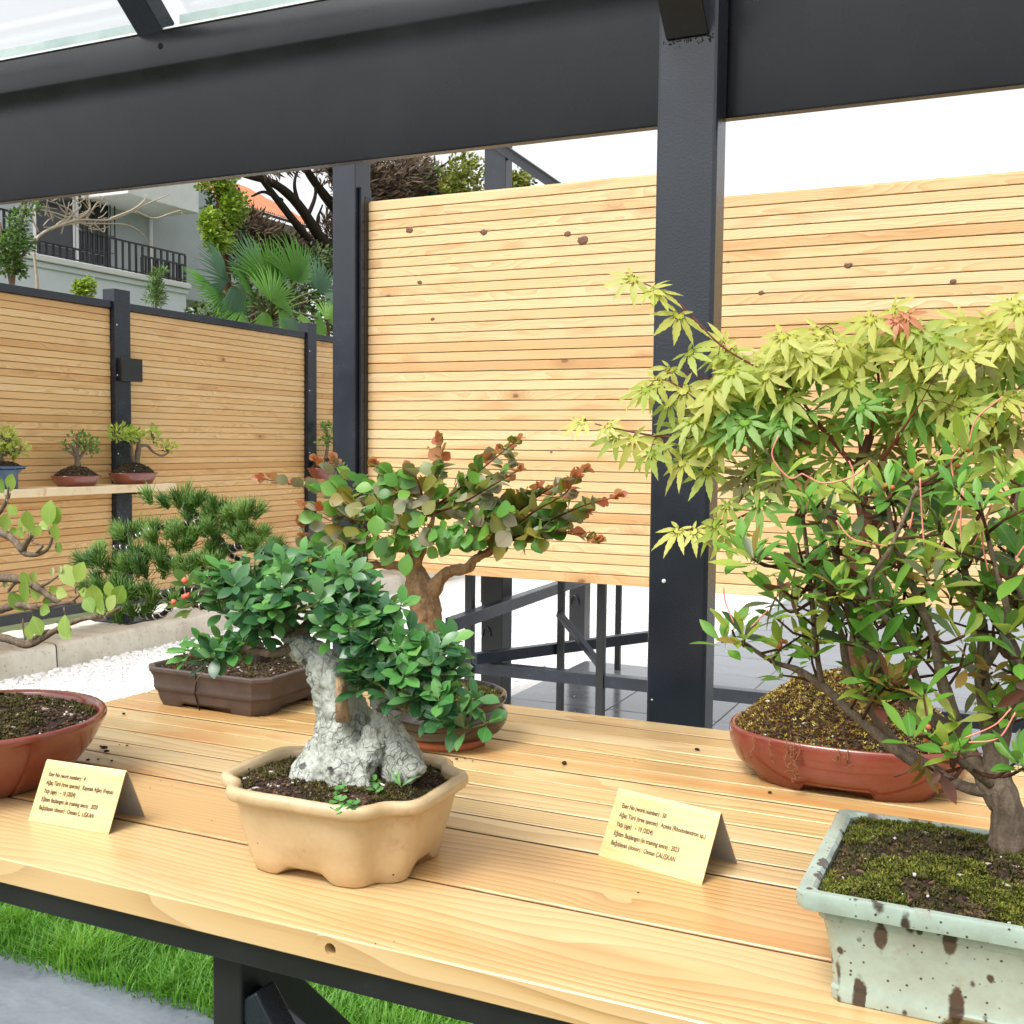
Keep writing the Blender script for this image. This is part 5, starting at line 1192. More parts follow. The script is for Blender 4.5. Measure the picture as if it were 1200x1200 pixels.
thr = [[(1083, 640), (1080, 600), (1078, 560)], [(1100, 645), (1118, 610), (1128, 572)], [(1126, 635), (1126, 605), (1129, 575)], [(1140, 640), (1155, 610), (1162, 590)], [(1158, 670), (1152, 640), (1150, 610)], [(980, 610), (1000, 632), (1040, 640)], [(940, 555), (965, 566), (1000, 558), (1020, 540)], [(998, 575), (1000, 555), (995, 540)], [(1066, 620), (1070, 600)], [(1190, 655), (1200, 640)], [(1135, 520), (1145, 490), (1175, 465)], [(860, 730), (850, 705), (848, 688)], [(880, 735), (895, 720), (900, 715)], [(1130, 865), (1165, 850), (1185, 830)], [(1135, 870), (1170, 865), (1190, 835)], [(912, 510), (905, 535), (925, 560), (940, 555)], [(1117, 560), (1115, 540), (1125, 525)]]
for l in thr:
    mb = MB(); mb.tube(catmull([W(x, y, -0.065) for x, y in l], 6), 0.0006, 6); obj('pistil_thread', mb.me(), m_thr, bz)

# ------------------------------------------------------------------ brass name cards with print
b = NB('brass card'); tc = b.n('ShaderNodeTexCoord').outputs['Object']
n = b.noise(b.vmath('MULTIPLY', tc, (1, 1, 14)), 22, 3, 0.5); c = b.ramp(n, [(0.3, (0.58, 0.42, 0.175)), (0.7, (0.70, 0.54, 0.27))])
m_brass = b.done(b.pbsdf(c, 0.42, None, 0.5, Metallic=0.25))
m_cardin = simple('grey card back', [(0.3, (0.30, 0.29, 0.28)), (0.7, (0.36, 0.35, 0.34))], 40, 0.6, 0.05)
m_ink = simple('dark brown ink', [(0.3, (0.035, 0.022, 0.012)), (0.7, (0.05, 0.032, 0.018))], 40, 0.6, 0.0)
def name_card(fl_, fr_, br_, apx, lines, label, tscale=1.0):
    fl_, fr_, br_ = V(fl_), V(fr_), V(br_); w_ = (fr_ - fl_); wd = w_.length; x = w_.normalized(); bk = br_ - fr_; bk = bk - x * bk.dot(x); dp = bk.length; y = bk.normalized(); z = V((0, 0, 1)); H = apx
    t = thing('name_card', fl_.lerp(fr_, 0.5) + y * dp / 2, label, 'name card')
    th = 0.0011
    def profile(o):
        k = o / 1.0; pts = [(0 + k, 0.0003), (dp / 2 - 0.004, H - 0.006 - k * 2.0), (dp / 2 - 0.0022, H - 0.0018 - k * 1.3), (dp / 2, H - k * 1.2), (dp / 2 + 0.0022, H - 0.0018 - k * 1.3), (dp / 2 + 0.004, H - 0.006 - k * 2.0), (dp - k, 0.0003)]
        return pts
    po, pi_ = profile(0.0), profile(th); mb = MB()
    for pr_ in (po, pi_):
        for s in (0, wd):
            for (a_, h_) in pr_: mb.v.append(fl_ + x * s + y * a_ + z * h_)
    k = len(po); A, B_, C_, D_ = 0, k, 2 * k, 3 * k
    for i in range(k - 1):
        mb.f.append((A + i, B_ + i, B_ + i + 1, A + i + 1)); mb.f.append((C_ + i, C_ + i + 1, D_ + i + 1, D_ + i))
    nin = len(mb.f)
    for i in range(k - 1):
        mb.f.append((A + i, A + i + 1, C_ + i + 1, C_ + i)); mb.f.append((B_ + i, D_ + i, D_ + i + 1, B_ + i + 1))
    mb.f.append((A, C_, D_, B_)); mb.f.append((A + k - 1, B_ + k - 1, D_ + k - 1, C_ + k - 1))
    me = mb.me(False); me.materials.append(m_brass); me.materials.append(m_cardin)
    for i, p in enumerate(me.polygons): p.material_index = 1 if (i < nin and i % 2 == 1) else 0
    card = obj('folded_card', me, None, t)
    crisp(card, 30); smooth(me)
    up_ = (y * (dp / 2 - 0.004) + z * (H - 0.006)).normalized(); nrm = x.cross(up_); nrm = -nrm if nrm.dot(y) > 0 else nrm
    sl_h = math.hypot(dp / 2, H)
    for i, ln in enumerate(lines):
        cu = bpy.data.curves.new('t', 'FONT'); cu.body = ln; cu.size = 0.0078 * tscale; cu.offset = 0.00009; cu.space_character = 1.0; cu.resolution_u = 3
        to = bpy.data.objects.new('t', cu); COL.objects.link(to); bpy.context.view_layer.update()
        me = bpy.data.meshes.new_from_object(to.evaluated_get(bpy.context.evaluated_depsgraph_get())); bpy.data.objects.remove(to)
        zx = x.cross(up_)
        M = Matrix((x * 0.76, up_ * 1.12, zx)).transposed().to_4x4()
        M.translation = fl_ + x * (wd * 0.085) + up_ * (sl_h * (0.735 - 0.134 * i)) + nrm * 0.0003 + z * 0.0003
        me.transform(M); me.materials.clear(); o = obj('printed_line', me, m_ink, card)
    return t
gA = [at(33, 962, z=TZ), at(127, 978, z=TZ), at(172, 958, z=TZ)]
mid = (gA[1] + gA[2]) / 2
apA = at(149, 903, y=mid.y).z - TZ
name_card(*gA, apA, ['Eser No (work number) : 4', 'Ağaç Türü (tree species) : Kaymak Ağacı (Feijoa)', 'Yaşı (age) : ~ 10 (2024)', 'Eğitim Başlangıcı (in training since) : 2020', 'Bağışlayan (donor) : Osman Ç  LIŞKAN'], 'folded brass name card numbered 4 beside the red bowl', 0.72)
gB = [at(701, 1003, z=TZ), at(822, 1038, z=TZ), at(857, 1010, z=TZ)]
mid = (gB[1] + gB[2]) / 2
apB = at(840, 951, y=mid.y).z - TZ
name_card(*gB, apB, ['Eser No (work number) : 50', 'Ağaç Türü (tree species) : Açelya (Rhododendron sp.)', 'Yaşı (age) : ~ 10 (2024)', 'Eğitim Başlangıcı (in training since) : 2023', 'Bağışlayan (donor) : Osman ÇALIŞKAN'], 'folded brass name card numbered 50 near the speckled pot', 0.71)

# spilt soil crumbs on the bench
ms = []
for (x, y, r) in [(122, 877, 5), (125, 881, 4), (118, 875, 2.5), (140, 873, 1.5), (149, 874, 2.2), (115, 890, 2.2), (131, 892, 2.6), (103, 891, 3), (145, 837, 3), (661, 895, 5), (817, 879, 4), (902, 929, 3.2), (524, 891, 2), (535, 890, 2.5), (545, 889, 2), (530, 893, 1.5), (554, 892, 1.6), (559, 903, 1), (748, 1046, 1.6), (248, 962, 1), (176, 923, 0.9), (440, 1106, 1.3), (462, 1103, 1)] + [(R.uniform(100, 260), R.uniform(840, 930), R.uniform(0.4, 1.0)) for _ in range(14)] + [(R.uniform(560, 940), R.uniform(880, 1060), R.uniform(0.4, 0.9)) for _ in range(18)]:
    p = at(x, y, z=TZ + 0.0012); s = pxm(p, r) * 0.8
    ms.append(np.array(Matrix.Translation(p + V((0, 0, s * 0.3))) @ Matrix.Rotation(R.uniform(0, 6), 4, 'Z') @ Matrix.Diagonal((s * 1.2, s * 0.8, s * 0.55, 1))))
tag(obj('soil_crumbs', merge(crv, crf, ms, np.array([R.uniform(0, 0.5) for _ in ms])), m_bits), 'dark soil crumbs spilt over the pine bench boards', 'soil', kind='stuff')

# ------------------------------------------------------------------ small bonsai on the wall shelf
def small_bonsai(px0, px1, ybase, potc, label, trunks, blobs, leaf, mats, cup=False, dyx=0.0):
    X = FX + 0.18; a_, b_ = at(px0, ybase, x=X), at(px1, ybase, x=X); zb = shz if px0 < 300 else z2
    ry = (b_.y - a_.y) / 2 * 1.0; cy0 = (a_.y + b_.y) / 2; c0 = (X, cy0, zb)
    t = thing('small_bonsai', c0, label, 'bonsai'); hp_ = ry * (0.42 if not cup else 0.9)
    o_ = outline_round(min(ry, 0.115), ry, 40, 2.6 if not cup else 2)
    pf_ = [(0.72, 0), (0.75, 0.02 * hp_), (0.9, 0.5 * hp_), (0.98, 0.85 * hp_), (1.0, 0.9 * hp_), (1.0, hp_), (0.93, hp_), (0.9, 0.8 * hp_)] if not cup else [(0.6, 0), (0.62, 0.05 * hp_), (0.62, 0.6 * hp_), (0.8, 0.85 * hp_), (1.0, 0.98 * hp_), (1.0, hp_), (0.7, 0.9 * hp_), (0.5, 0.8 * hp_)]
    obj('pot', pot_me(c0, o_, pf_), potc, t)
    soil(t, c0, o_, hp_ * 0.86, ry * (0.42 if not cup else 0.3), 0, 300, 0.008, [(m_mossd, 500, 0.014, None)], 0.9, 0.006)
    Ws = lambda px, py, d=0.0: at(px, py, x=X + d)
    mb = MB()
    for pts, r in trunks:
        P = catmull([Ws(*p) for p in pts], 5); mb.tube(P, (pxm(P[0], r[0]), pxm(P[0], r[1])), 8, rough=0.2, rs=20)
    for (cx, cy_, rx, ry_, n, k) in blobs:
        for i in range(max(3, n // 9)):
            q = ball(); mb.tube(wob(Ws(cx, cy_ + ry_ * 0.8), Ws(cx + q.x * rx, cy_ + q.y * ry_, q.z * 0.08), 3, 0.1), (0.006, 0.003), 5)
    obj('trunk', mb.me(), m_barkg, t)
    ms = {}
    for (cx, cy_, rx, ry_, n, k) in blobs:
        for i in range(n):
            q = ball(); p = Ws(cx + q.x * rx, cy_ + q.y * ry_, q.z * 0.09)
            ms.setdefault(k, []).append(frame(p, V((0.4, q.x, -q.y * 0.6 + 0.3)) + rv(0.5), V((0.7, 0, 0.7)) + rv(0.4), pxm(p, leaf) * R.uniform(0.7, 1.2)))
    for k, l in ms.items():
        me = merge(leaf_s[0], [tuple(dict.fromkeys(q)) for q in leaf_s[1]], l, np.random.RandomState(4).rand(len(l))); tag(obj('leaf_mass', me, mats[k], t), kind='stuff')
    return t
leaf_s = blade(0.5, 0.9, 3, 0.1, 0.15, 0.5)
SM = {'y': leaf_mat('small lime leaves', [(0, (0.20, 0.33, 0.03)), (0.6, (0.33, 0.44, 0.05)), (1, (0.45, 0.52, 0.12))], 0.5, 0.35, True), 'g': leaf_mat('small green leaves', [(0, (0.06, 0.14, 0.02)), (0.6, (0.11, 0.22, 0.035)), (1, (0.2, 0.28, 0.07))], 0.5, 0.3, True),
      'p': leaf_mat('small pale leaves', [(0, (0.30, 0.40, 0.06)), (0.6, (0.42, 0.48, 0.09)), (1, (0.55, 0.55, 0.2))], 0.5, 0.35, True)}
small_bonsai(133, 179, 570, redglaze('shelf red glaze'), 'small bonsai with bright lime crown and long side branch in low red pot', [([(160, 552), (161, 535), (163, 520), (160, 510)], (4, 2)), ([(159, 550), (155, 535), (154, 522)], (2.6, 1.5)), ([(162, 524), (172, 522), (180, 530), (190, 534), (198, 530)], (2, 1))], [(142, 508, 16, 10, 130, 'y'), (158, 512, 12, 9, 70, 'y'), (180, 512, 8, 9, 40, 'p'), (196, 524, 11, 6, 50, 'p'), (178, 505, 3, 8, 14, 'y')], 7, SM)
small_bonsai(66, 112, 572, redglaze('shelf brown glaze'), 'small open twiggy bonsai with sparse dark leaves in red pot on shelf', [([(90, 556), (91, 545), (90, 535), (86, 525), (80, 520)], (4.5, 1.2)), ([(91, 540), (98, 530), (106, 522)], (2.4, 1)), ([(90, 537), (91, 520), (90, 508)], (2.4, 1)), ([(89, 535), (80, 528), (73, 526)], (2, .8))], [(100, 518, 13, 8, 70, 'g'), (90, 514, 10, 8, 40, 'g'), (80, 522, 9, 6, 20, 'g'), (106, 526, 8, 7, 30, 'g')], 6, SM)
m_blue = glaze('blue glaze', (0.030, 0.075, 0.16), (0.055, 0.12, 0.23), 0.15, 20)
small_bonsai(-22, 28, 576, m_blue, 'small bonsai with pale layered crown in a flared blue pot', [([(2, 553), (1, 540), (-3, 525), (2, 510)], (5, 2)), ([(0, 535), (14, 528), (24, 528)], (2.4, 1))], [(6, 512, 16, 12, 130, 'p'), (20, 527, 14, 7, 80, 'p'), (-14, 522, 16, 14, 80, 'p'), (4, 528, 14, 7, 50, 'y')], 7, SM, True)
small_bonsai(366, 400, 563, redglaze('far shelf glaze'), 'small green layered bonsai on the far shelf, partly hidden by the steel post', [([(384, 556), (382, 540), (384, 520), (382, 500)], (3, 1.2))], [(382, 500, 10, 5, 60, 'g'), (383, 518, 11, 4, 60, 'g'), (384, 508, 6, 3, 20, 'y')], 6, SM)

# ------------------------------------------------------------------ planting, houses and trees beyond the fence
def mass(root, blobs, X, leaf, mat, n_per=1.0, drop=0.0, name='foliage', shape=None, flat=0.6):
    sh = shape or leaf_s; l = []
    for (cx, cy_, rx, ry_, n, dx_) in blobs:
        for i in range(int(n * n_per)):
            q = ball().normalized() * R.random() ** 0.45; p0 = at(cx + q.x * rx, cy_ + q.y * ry_, x=X); rr = pxm(p0, rx) * 0.8
            p = at(cx + q.x * rx, cy_ + q.y * ry_, x=X + dx_ + q.z * rr)
            l.append(frame(p, V((0.3 + q.z, q.x, -q.y * flat + 0.25 - drop)) + rv(0.45), V((0.5, -0.3, 0.8)) + rv(0.5), pxm(p, leaf) * R.uniform(0.65, 1.25)))
    me = merge(sh[0], [tuple(dict.fromkeys(q)) for q in sh[1]], l, np.random.RandomState(len(l)).rand(len(l)))
    return tag(obj(name, me, mat, root), kind='stuff')
def tubes(root, X, lines, mat, name='trunk', seg=7, sub=5):
    mb = MB()
    for pts, r in lines:
        P = catmull([at(p[0], p[1], x=X + (p[2] if len(p) > 2 else 0)) for p in pts], sub); mb.tube(P, (pxm(P[0], r[0]), pxm(P[0], r[1])), seg, rough=0.12, rs=3)
    return obj(name, mb.me(), mat, root)
def ground_at(px, X):
    p = at(px, 600, x=X); return V((p.x, p.y, 0))

# grey house with balcony
HX = -22.0
m_stucco = simple('pale grey stucco', [(0.3, (0.62, 0.66, 0.71)), (0.7, (0.69, 0.73, 0.78))], 1.2, 0.9, 0.3, 0.004, 60)
m_stucco2 = simple('darker grey stucco', [(0.3, (0.34, 0.37, 0.39)), (0.7, (0.40, 0.43, 0.45))], 1.2, 0.9, 0.3, 0.004, 60)
m_white = simple('white trim paint', [(0.3, (0.66, 0.67, 0.66)), (0.7, (0.74, 0.75, 0.74))], 3, 0.6, 0.1)
m_pane = simple('dark window glass', [(0.3, (0.012, 0.014, 0.016)), (0.7, (0.03, 0.034, 0.036))], 2, 0.08, 0.02)
hs_ = thing('grey_house', (HX - 3, 22, 0), 'pale grey stucco house with railed balcony beyond the left fence', 'house')
fA = at(-40, 280, x=HX); fB = at(218, 332, x=HX); fz = (at(42, 296, x=HX).z + at(213, 333, x=HX).z) / 2
yA, yB = fA.y - 4, fB.y
obj('wall', span_box(HX - 6, HX, yA, yB, 0, fz - 0.16, 0.0), m_stucco, hs_)
obj('balcony_slab', span_box(HX - 6, HX + 0.12, yA, yB + 0.1, fz - 0.155, fz, 0.02), m_white, hs_)
obj('balcony_slab', span_box(HX - 6, HX + 0.05, yA, yB + 0.05, fz - 0.30, fz - 0.165, 0.01), m_stucco, hs_)
WX = HX - 2.4
obj('wall', span_box(WX - 3.5, WX, yA, at(262, 300, x=WX).y, fz + 0.002, fz + 3.6, 0.0), m_stucco2, hs_)
zc = at(190, 238, x=HX - 0.6).z
obj('upper_slab', span_box(HX - 6, HX - 0.6, at(150, 230, x=HX - 0.6).y, at(233, 230, x=HX - 0.6).y, zc, zc + 1.5, 0.02), m_white, hs_)
wz1 = at(60, 215, x=WX).z
def hwin(xa, xb, z0, z1, bars):
    ya, yb = at(xa, 260, x=WX).y, at(xb, 260, x=WX).y
    f_ = obj('window', span_box(WX + 0.003, WX + 0.05, ya, yb, z0, z1, 0.004), m_white, hs_)
    obj('pane', span_box(WX + 0.0505, WX + 0.058, ya + 0.08, yb - 0.08, z0 + 0.08, z1 - 0.08, 0.0), m_pane, f_)
    mb = MB()
    for i in range(bars + 1): y = ya + (yb - ya) * i / max(1, bars); mb.box(WX + 0.20, WX + 0.225, y - 0.012, y + 0.012, z0, z1)
    for k_ in range(5): z = z0 + (z1 - z0) * (k_ + 0.5) / 5; mb.box(WX + 0.226, WX + 0.24, ya, yb, z - 0.012, z + 0.012)
    if bars: obj('grille', mb.me(False), m_black, f_)
hwin(38, 86, fz + 0.15, fz + 2.5, 0); hwin(88, 128, fz + 0.15, fz + 2.6, 7)
mb = MB(); p = at(177, 280, x=WX + 0.1); mb.tube([(WX + 0.1, p.y, fz), (WX + 0.1, p.y, fz + 3.4)], 0.05, 8); obj('downpipe', mb.me(), m_white, hs_)
def rail(xa, xb, za, zb, X, n, par):
    ya, yb = at(xa, 300, x=X).y, at(xb, 300, x=X).y
    r_ = obj('railing', span_box(X - 0.025, X + 0.025, ya, yb, zb - 0.05, zb, 0.003), m_black, par)
    obj('bottom_rail', span_box(X - 0.015, X + 0.015, ya, yb, za + 0.06, za + 0.09, 0.002), m_black, r_)
    me = box_me(0.04, 0.055, zb - za - 0.052)
    for i in range(n + 1): obj('baluster', me, m_black, r_, (X, ya + (yb - ya) * i / n, (za + zb - 0.052) / 2))
zr = at(170, 287, x=HX - 0.1).z
rail(128, 217, fz, zr, HX - 0.1, 12, hs_); rail(46, 124, fz, at(90, 291, x=HX - 0.1).z, HX - 0.1, 10, hs_); rail(-30, 19, fz, at(10, 246, x=HX - 0.1).z, HX - 0.1, 7, hs_)
rail(166, 216, fz + 0.01, at(190, 304, x=HX + 0.06).z, HX + 0.06, 11, hs_)
# red-roofed house behind
RX_ = -30
rh = thing('red_roof_house', (RX_ - 3, 38, 0), 'distant house with orange clay tile roof half hidden by brown trees', 'house')
e0, e1 = at(255, 232, x=RX_), at(368, 264, x=RX_); ez = (e0.z + e1.z) / 2
obj('wall', span_box(RX_ - 6, RX_ - 0.4, e0.y - 1, e1.y, 0, ez - 0.15, 0.0), m_stucco2, rh)
m_clay = simple('orange clay tiles', [(0.3, (0.38, 0.13, 0.065)), (0.6, (0.52, 0.21, 0.11)), (0.85, (0.62, 0.33, 0.2))], 3.5, 0.85, 0.3, 0.01, 30)
rf_ = MB(); nyy, nxx = 60, 14; r0_ = ez; ht = 2.2
for i in range(nxx + 1):
    for j in range(nyy * 4 + 1):
        y = e0.y - 1.5 + (e1.y + 0.5 - e0.y + 1.5) * j / (nyy * 4); t = i / nxx
        rf_.v.append(V((RX_ - 4.2 * t, y, r0_ + ht * t + 0.05 * math.sin(j * math.pi / 2) + (0.03 if i % 2 else 0))))
nj = nyy * 4 + 1
for i in range(nxx):
    for j in range(nj - 1): rf_.f.append((i * nj + j, i * nj + j + 1, (i + 1) * nj + j + 1, (i + 1) * nj + j))
obj('roof', rf_.me(False), m_clay, rh)
obj('eaves_board', span_box(RX_ - 0.05, RX_ + 0.03, e0.y - 1.5, e1.y + 0.5, ez - 0.16, ez - 0.06, 0.0), m_barkd, rh)

# fan palm
px_X = -8.6
pm_ = thing('fan_palm', ground_at(310, px_X), 'green fan palm with split round leaves behind the left fence', 'palm')
base = at(318, 372, x=px_X - 0.2)
mb = MB(); mb.tube([(base.x, base.y, 0), (base.x, base.y, base.z * 0.5), base], (0.13, 0.10), 12, rough=0.2, rs=9); obj('trunk', mb.me(), m_barkg, pm_)
def fan(seed, nseg=26, spread=2.5):
    r = random.Random(seed); v, f = [], []
    for i in range(nseg):
        a = -spread / 2 + spread * i / (nseg - 1) + r.gauss(0, 0.015); L = (0.8 + 0.2 * math.cos(a * 1.0)) * r.uniform(0.9, 1.05); d = V((math.sin(a), math.cos(a), 0)); s = V((d.y, -d.x, 0)); k = len(v)
        for t, wv in ((0.03, 0.006), (0.35, 0.026), (0.58, 0.026), (0.82, 0.014), (1.0, 0.002)):
            z = -0.10 * t * t - 0.06 * a * a - (0.18 * max(0, t - 0.75) * r.uniform(0, 3))
            for sg in (-1, 0, 1): p = d * (t * L) + s * sg * wv; v.append((p.x, p.y, z + (0.028 if sg == 0 else 0.0) * (1 if t < .8 else .3)))
        for q in range(4):
            c_ = k + q * 3; f += [(c_, c_ + 1, c_ + 4, c_ + 3), (c_ + 1, c_ + 2, c_ + 5, c_ + 4)]
    return v, f
PL = [leaf_mat('palm frond', [(0, (0.05, 0.17, 0.02)), (0.5, (0.10, 0.27, 0.03)), (1, (0.20, 0.37, 0.06))], 0.4, 0.25), leaf_mat('blue green palm frond', [(0, (0.06, 0.15, 0.08)), (1, (0.15, 0.27, 0.16))], 0.4, 0.2)]
fans = [fan(i) for i in range(4)]
mbp = MB()
for (x, y, R_, a, nx_, nz_, m_, dx_) in [(270, 330, 56, -1.0, 0.9, 0.5, 1, .1), (262, 345, 58, -1.35, 0.8, 0.7, 0, .15), (318, 335, 62, 0.0, 0.95, 0.3, 0, .1), (348, 330, 60, 0.15, 0.95, 0.3, 0, .3), (300, 325, 54, -0.35, 0.9, 0.3, 1, -.2), (275, 335, 48, 2.6, 0.9, 0.5, 1, .35), (322, 345, 56, 1.9, 0.8, 0.6, 0, .2), (372, 340, 46, 0.5, 0.9, 0.4, 1, -.1), (385, 350, 44, 1.6, 0.9, 0.4, 1, 0), (330, 362, 44, 2.4, 0.8, 0.6, 0, .3), (285, 360, 52, -1.7, 0.7, 0.8, 0, .3), (350, 368, 40, 1.8, 0.7, 0.8, 0, .3), (300, 350, 50, -0.8, 0.8, 0.5, 0, 0), (312, 365, 40, 2.9, 0.8, 0.5, 0, .4), (345, 372, 36, 3.2, 0.8, 0.5, 1, .4), (290, 372, 40, -2.3, 0.8, 0.5, 0, .4), (372, 372, 36, 2.2, 0.8, 0.5, 0, .3), (318, 352, 48, 0.6, 0.9, 0.4, 0, .3), (385, 375, 34, 0.9, 0.8, 0.5, 0, .2)]:
    p = at(x, y, x=px_X + dx_); d = V((0, math.sin(a), math.cos(a))); me = mk(fans[R.randint(0, 3)], PL[m_]); s = pxm(p, R_)
    o = bpy.data.objects.new('frond', me); COL.objects.link(o); o.matrix_basis = frame(p, d, V((nx_, 0, nz_)) + rv(0.12), s); parent(o, pm_)
    mbp.tube(catmull([base, base.lerp(p, 0.5) + V((0, 0, 0.06)), p], 5), (0.014, 0.009), 6)
obj('leaf_stalks', mbp.me(), m_twigg, pm_)
# bright conifer
b_lime = leaf_mat('lime conifer spray', [(0, (0.10, 0.19, 0.012)), (0.5, (0.20, 0.32, 0.02)), (1, (0.34, 0.44, 0.04))], 0.6, 0.25, True)
b_dkgr = leaf_mat('dark conifer spray', [(0, (0.015, 0.035, 0.008)), (0.6, (0.045, 0.085, 0.015)), (1, (0.10, 0.15, 0.03))], 0.6, 0.2, True)
cf = thing('conifer_tree', ground_at(262, -12), 'bright lime green conifer with clumped sprays beside the grey house', 'tree')
tubes(cf, -12, [([(268, 560), (268, 400), (264, 300), (255, 215), (250, 180)], (7, 3)), ([(266, 330), (250, 290), (244, 262)], (3, 1.5)), ([(262, 290), (275, 250), (280, 220)], (3, 1.5))], m_barkd)
mass(cf, [(245, 262, 12, 18, 260, .2), (258, 285, 18, 12, 240, .25), (270, 245, 14, 26, 260, .1), (262, 215, 14, 18, 200, 0), (250, 275, 10, 14, 150, .3), (282, 240, 8, 18, 100, 0), (240, 200, 16, 22, 140, -.1)], -12, 6, b_lime, 2.6)
mass(cf, [(262, 260, 26, 42, 420, -.4), (285, 305, 20, 30, 260, -.3), (255, 210, 26, 26, 240, -.4)], -12, 7, b_dkgr, 2.0)
# brown conifer with bare limbs
b_brn = leaf_mat('withered brown foliage', [(0, (0.035, 0.020, 0.012)), (0.5, (0.10, 0.062, 0.040)), (1, (0.19, 0.13, 0.085))], 0.8, 0.1, True)
twv = blade(0.17, 1, 2, 0.0, 0.2, 0.4)
bt = thing('brown_tree', ground_at(450, -15), 'large withered brown conifer with dark bare limbs behind the steel post', 'tree')
tubes(bt, -15, [([(450, 560), (448, 400), (430, 320), (410, 260), (400, 160)], (12, 6)), ([(420, 310), (385, 290), (350, 240), (320, 215), (285, 205)], (8, 3)), ([(425, 330), (380, 300), (330, 240), (300, 200), (280, 170)], (6, 2)), ([(415, 270), (385, 235), (360, 200), (340, 170)], (7, 3)), ([(410, 250), (390, 210), (380, 170)], (5, 3)), ([(440, 330), (400, 318), (360, 300), (330, 270)], (6, 2)), ([(350, 240), (345, 215), (352, 190)], (3, 1)), ([(360, 255), (370, 225), (362, 195)], (3, 1)), ([(440, 350), (480, 290), (510, 240), (530, 190)], (7, 2)), ([(450, 330), (470, 270), (460, 200)], (6, 2)), ([(330, 235), (310, 225), (295, 230)], (3, 1)), ([(385, 290), (372, 262), (378, 240)], (3, 1))], m_barkn)
mass(bt, [(430, 240, 40, 46, 700, 0), (470, 225, 44, 50, 900, 0), (505, 235, 26, 40, 380, -.2), (310, 282, 30, 18, 300, -.5), (345, 296, 36, 20, 340, -.5), (296, 270, 16, 20, 140, -.5), (385, 290, 16, 40, 220, -.3), (400, 190, 40, 24, 300, 0), (320, 190, 40, 14, 120, 0)], -15, 15, b_brn, 4.0, shape=twv)
mass(bt, [(500, 230, 30, 40, 260, .2), (330, 300, 30, 22, 160, -.2)], -15, 8, b_dkgr, 1.6)
gt = thing('olive_tree', ground_at(545, -13), 'yellow green tree showing between the brown tree and the far steel post', 'tree')
tubes(gt, -13, [([(548, 500), (545, 350), (540, 260), (545, 190)], (7, 3)), ([(542, 270), (555, 230), (562, 200)], (3, 1))], m_barkd)
b_olv = leaf_mat('olive foliage', [(0, (0.07, 0.09, 0.012)), (0.5, (0.16, 0.18, 0.02)), (1, (0.27, 0.28, 0.04))], 0.6, 0.25, True)
mass(gt, [(545, 205, 26, 26, 300, .1), (530, 225, 16, 24, 160, 0), (555, 240, 18, 18, 140, 0), (600, 215, 12, 12, 120, .2), (615, 208, 16, 10, 90, .2), (612, 222, 10, 8, 80, .2)], -13, 7, b_olv, 2.4)
hg = thing('garden_hedge', ground_at(330, -10.5), 'dark green hedge filling the gap under the fan palm', 'hedge')
tubes(hg, -10.5, [([(300, 640), (300, 450), (296, 350)], (4, 2)), ([(350, 640), (350, 450), (356, 350)], (4, 2)), ([(385, 640), (385, 450), (384, 360)], (4, 2))], m_barkd)
mass(hg, [(245, 375, 34, 22, 260, -.3), (290, 362, 40, 30, 520, -.3), (340, 355, 40, 36, 620, -.3), (385, 350, 30, 44, 520, -.3), (310, 330, 40, 20, 260, -.3), (370, 310, 26, 24, 260, -.4)], -10.5, 7, b_dkgr, 1.8)
# shrubs before the house
b_shr = leaf_mat('shrub leaves', [(0, (0.03, 0.085, 0.018)), (0.5, (0.08, 0.17, 0.03)), (1, (0.19, 0.29, 0.06))], 0.5, 0.3, True)
sb = thing('leafy_shrub', ground_at(15, -9), 'loose green shrub rising over the fence in front of the balcony', 'shrub')
tubes(sb, -9, [([(12, 640), (12, 400), (18, 300), (30, 240)], (4, 1.5)), ([(14, 340), (4, 290), (0, 260)], (2, 1)), ([(18, 310), (34, 290), (42, 280)], (2, 1))], m_barkg)
mass(sb, [(18, 285, 22, 16, 240, 0), (20, 262, 14, 18, 110, 0), (8, 305, 20, 18, 200, 0), (34, 240, 12, 14, 70, 0), (22, 318, 10, 8, 60, 0), (-10, 290, 20, 24, 150, 0)], -9, 6, b_shr, 2.0)
bs = thing('bare_shrub', ground_at(70, -11), 'pale leafless shrub with twisted branches in front of the balcony', 'shrub')
m_pale = simple('pale bare branch', [(0.3, (0.33, 0.27, 0.20)), (0.7, (0.46, 0.39, 0.30))], 9, 0.8, 0.2)
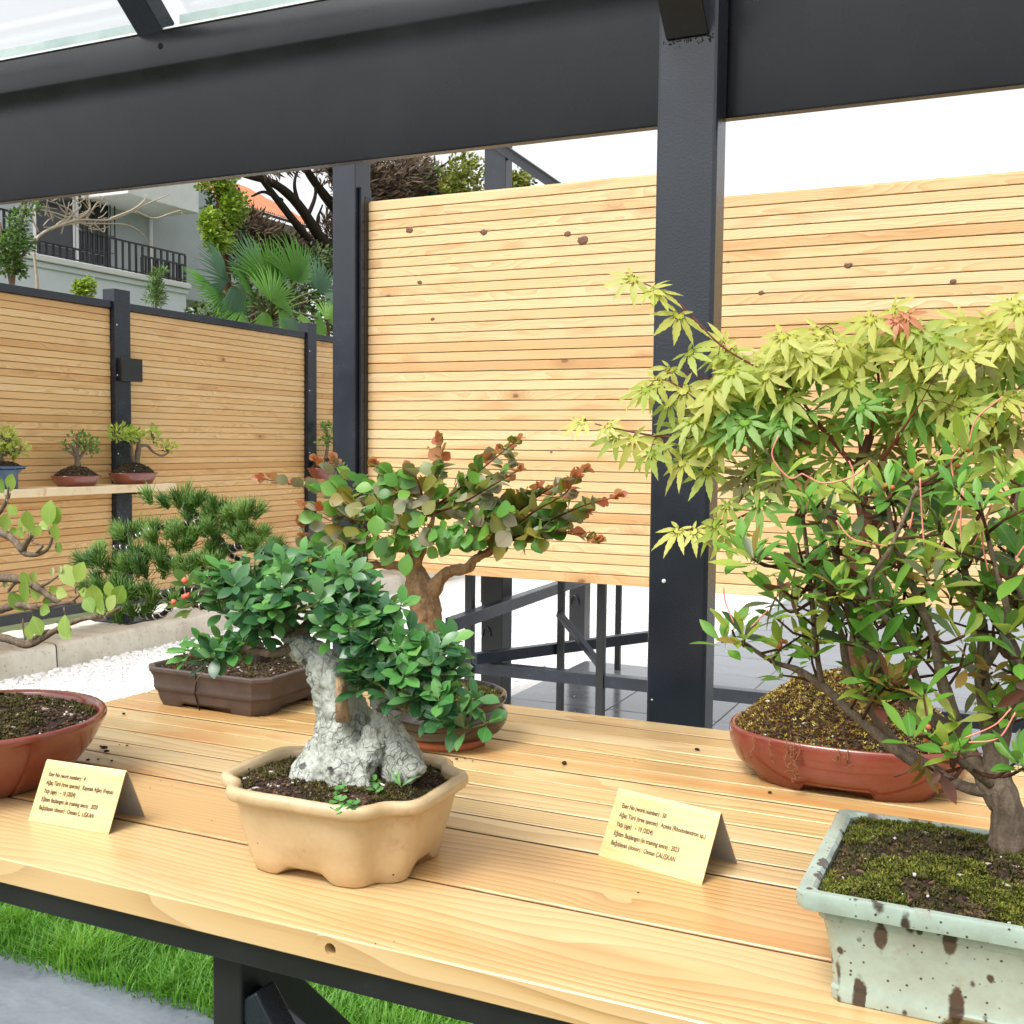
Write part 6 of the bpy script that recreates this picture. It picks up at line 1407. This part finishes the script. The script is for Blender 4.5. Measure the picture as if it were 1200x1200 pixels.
L_ = [([(42, 500), (44, 350), (40, 290), (52, 272), (75, 264), (100, 260)], (2.2, 1.2)), ([(60, 268), (90, 258), (125, 258), (150, 250), (170, 240), (198, 228)], (2.0, 0.7)), ([(130, 256), (155, 246), (168, 236), (171, 228)], (1.4, 0.6)), ([(160, 248), (180, 256), (200, 250), (212, 247), (213, 252)], (1.3, 0.7)), ([(95, 262), (125, 262), (150, 264), (168, 275), (175, 288)], (1.2, 0.5)), ([(45, 272), (38, 255), (42, 240)], (1.2, 0.6)), ([(70, 265), (85, 250), (70, 240), (55, 235)], (1.3, 0.5)), ([(90, 258), (105, 245), (102, 228), (98, 212)], (1.4, 0.7)), ([(100, 258), (112, 240), (122, 230)], (1.2, 0.5)), ([(110, 262), (122, 272), (122, 255)], (1.1, 0.5)), ([(60, 270), (75, 258), (95, 262), (118, 270)], (1.2, 0.5)), ([(80, 256), (66, 250), (48, 246)], (1, .5)), ([(85, 252), (95, 240), (80, 230)], (1, .5))]
for i in range(44):
    x, y = R.uniform(48, 120), R.uniform(232, 275); a = R.uniform(-2.6, 0.3); l = R.uniform(12, 28)
    L_.append(([(x, y), (x + l * .5 * math.cos(a), y + l * .5 * math.sin(a) + R.uniform(-3, 3)), (x + l * math.cos(a), y + l * math.sin(a))], (0.8, 0.35)))
tubes(bs, -11, L_, m_pale, 'branches', 5, 4)
ys = thing('lime_shrub', ground_at(98, -7.5), 'small lime yellow shrub peeping over the fence beside a post', 'shrub')
tubes(ys, -7.5, [([(98, 700), (98, 480), (98, 345)], (3, 1.5))], m_barkg)
mass(ys, [(92, 338, 7, 10, 150, 0), (104, 334, 8, 9, 150, 0), (98, 345, 12, 8, 120, 0)], -7.5, 5, b_lime, 1.6)
fs = thing('young_fir', ground_at(182, -8), 'slender young green fir growing against the grey house wall', 'tree')
tubes(fs, -8, [([(183, 700), (183, 450), (183, 345), (182, 314)], (2.5, 0.6))], m_barkg)
mass(fs, [(182, 350, 12, 8, 110, 0), (183, 338, 9, 7, 80, 0), (182, 326, 7, 6, 60, 0), (188, 318, 8, 3, 30, 0)], -8, 8, b_shr, 3.0, shape=twv)
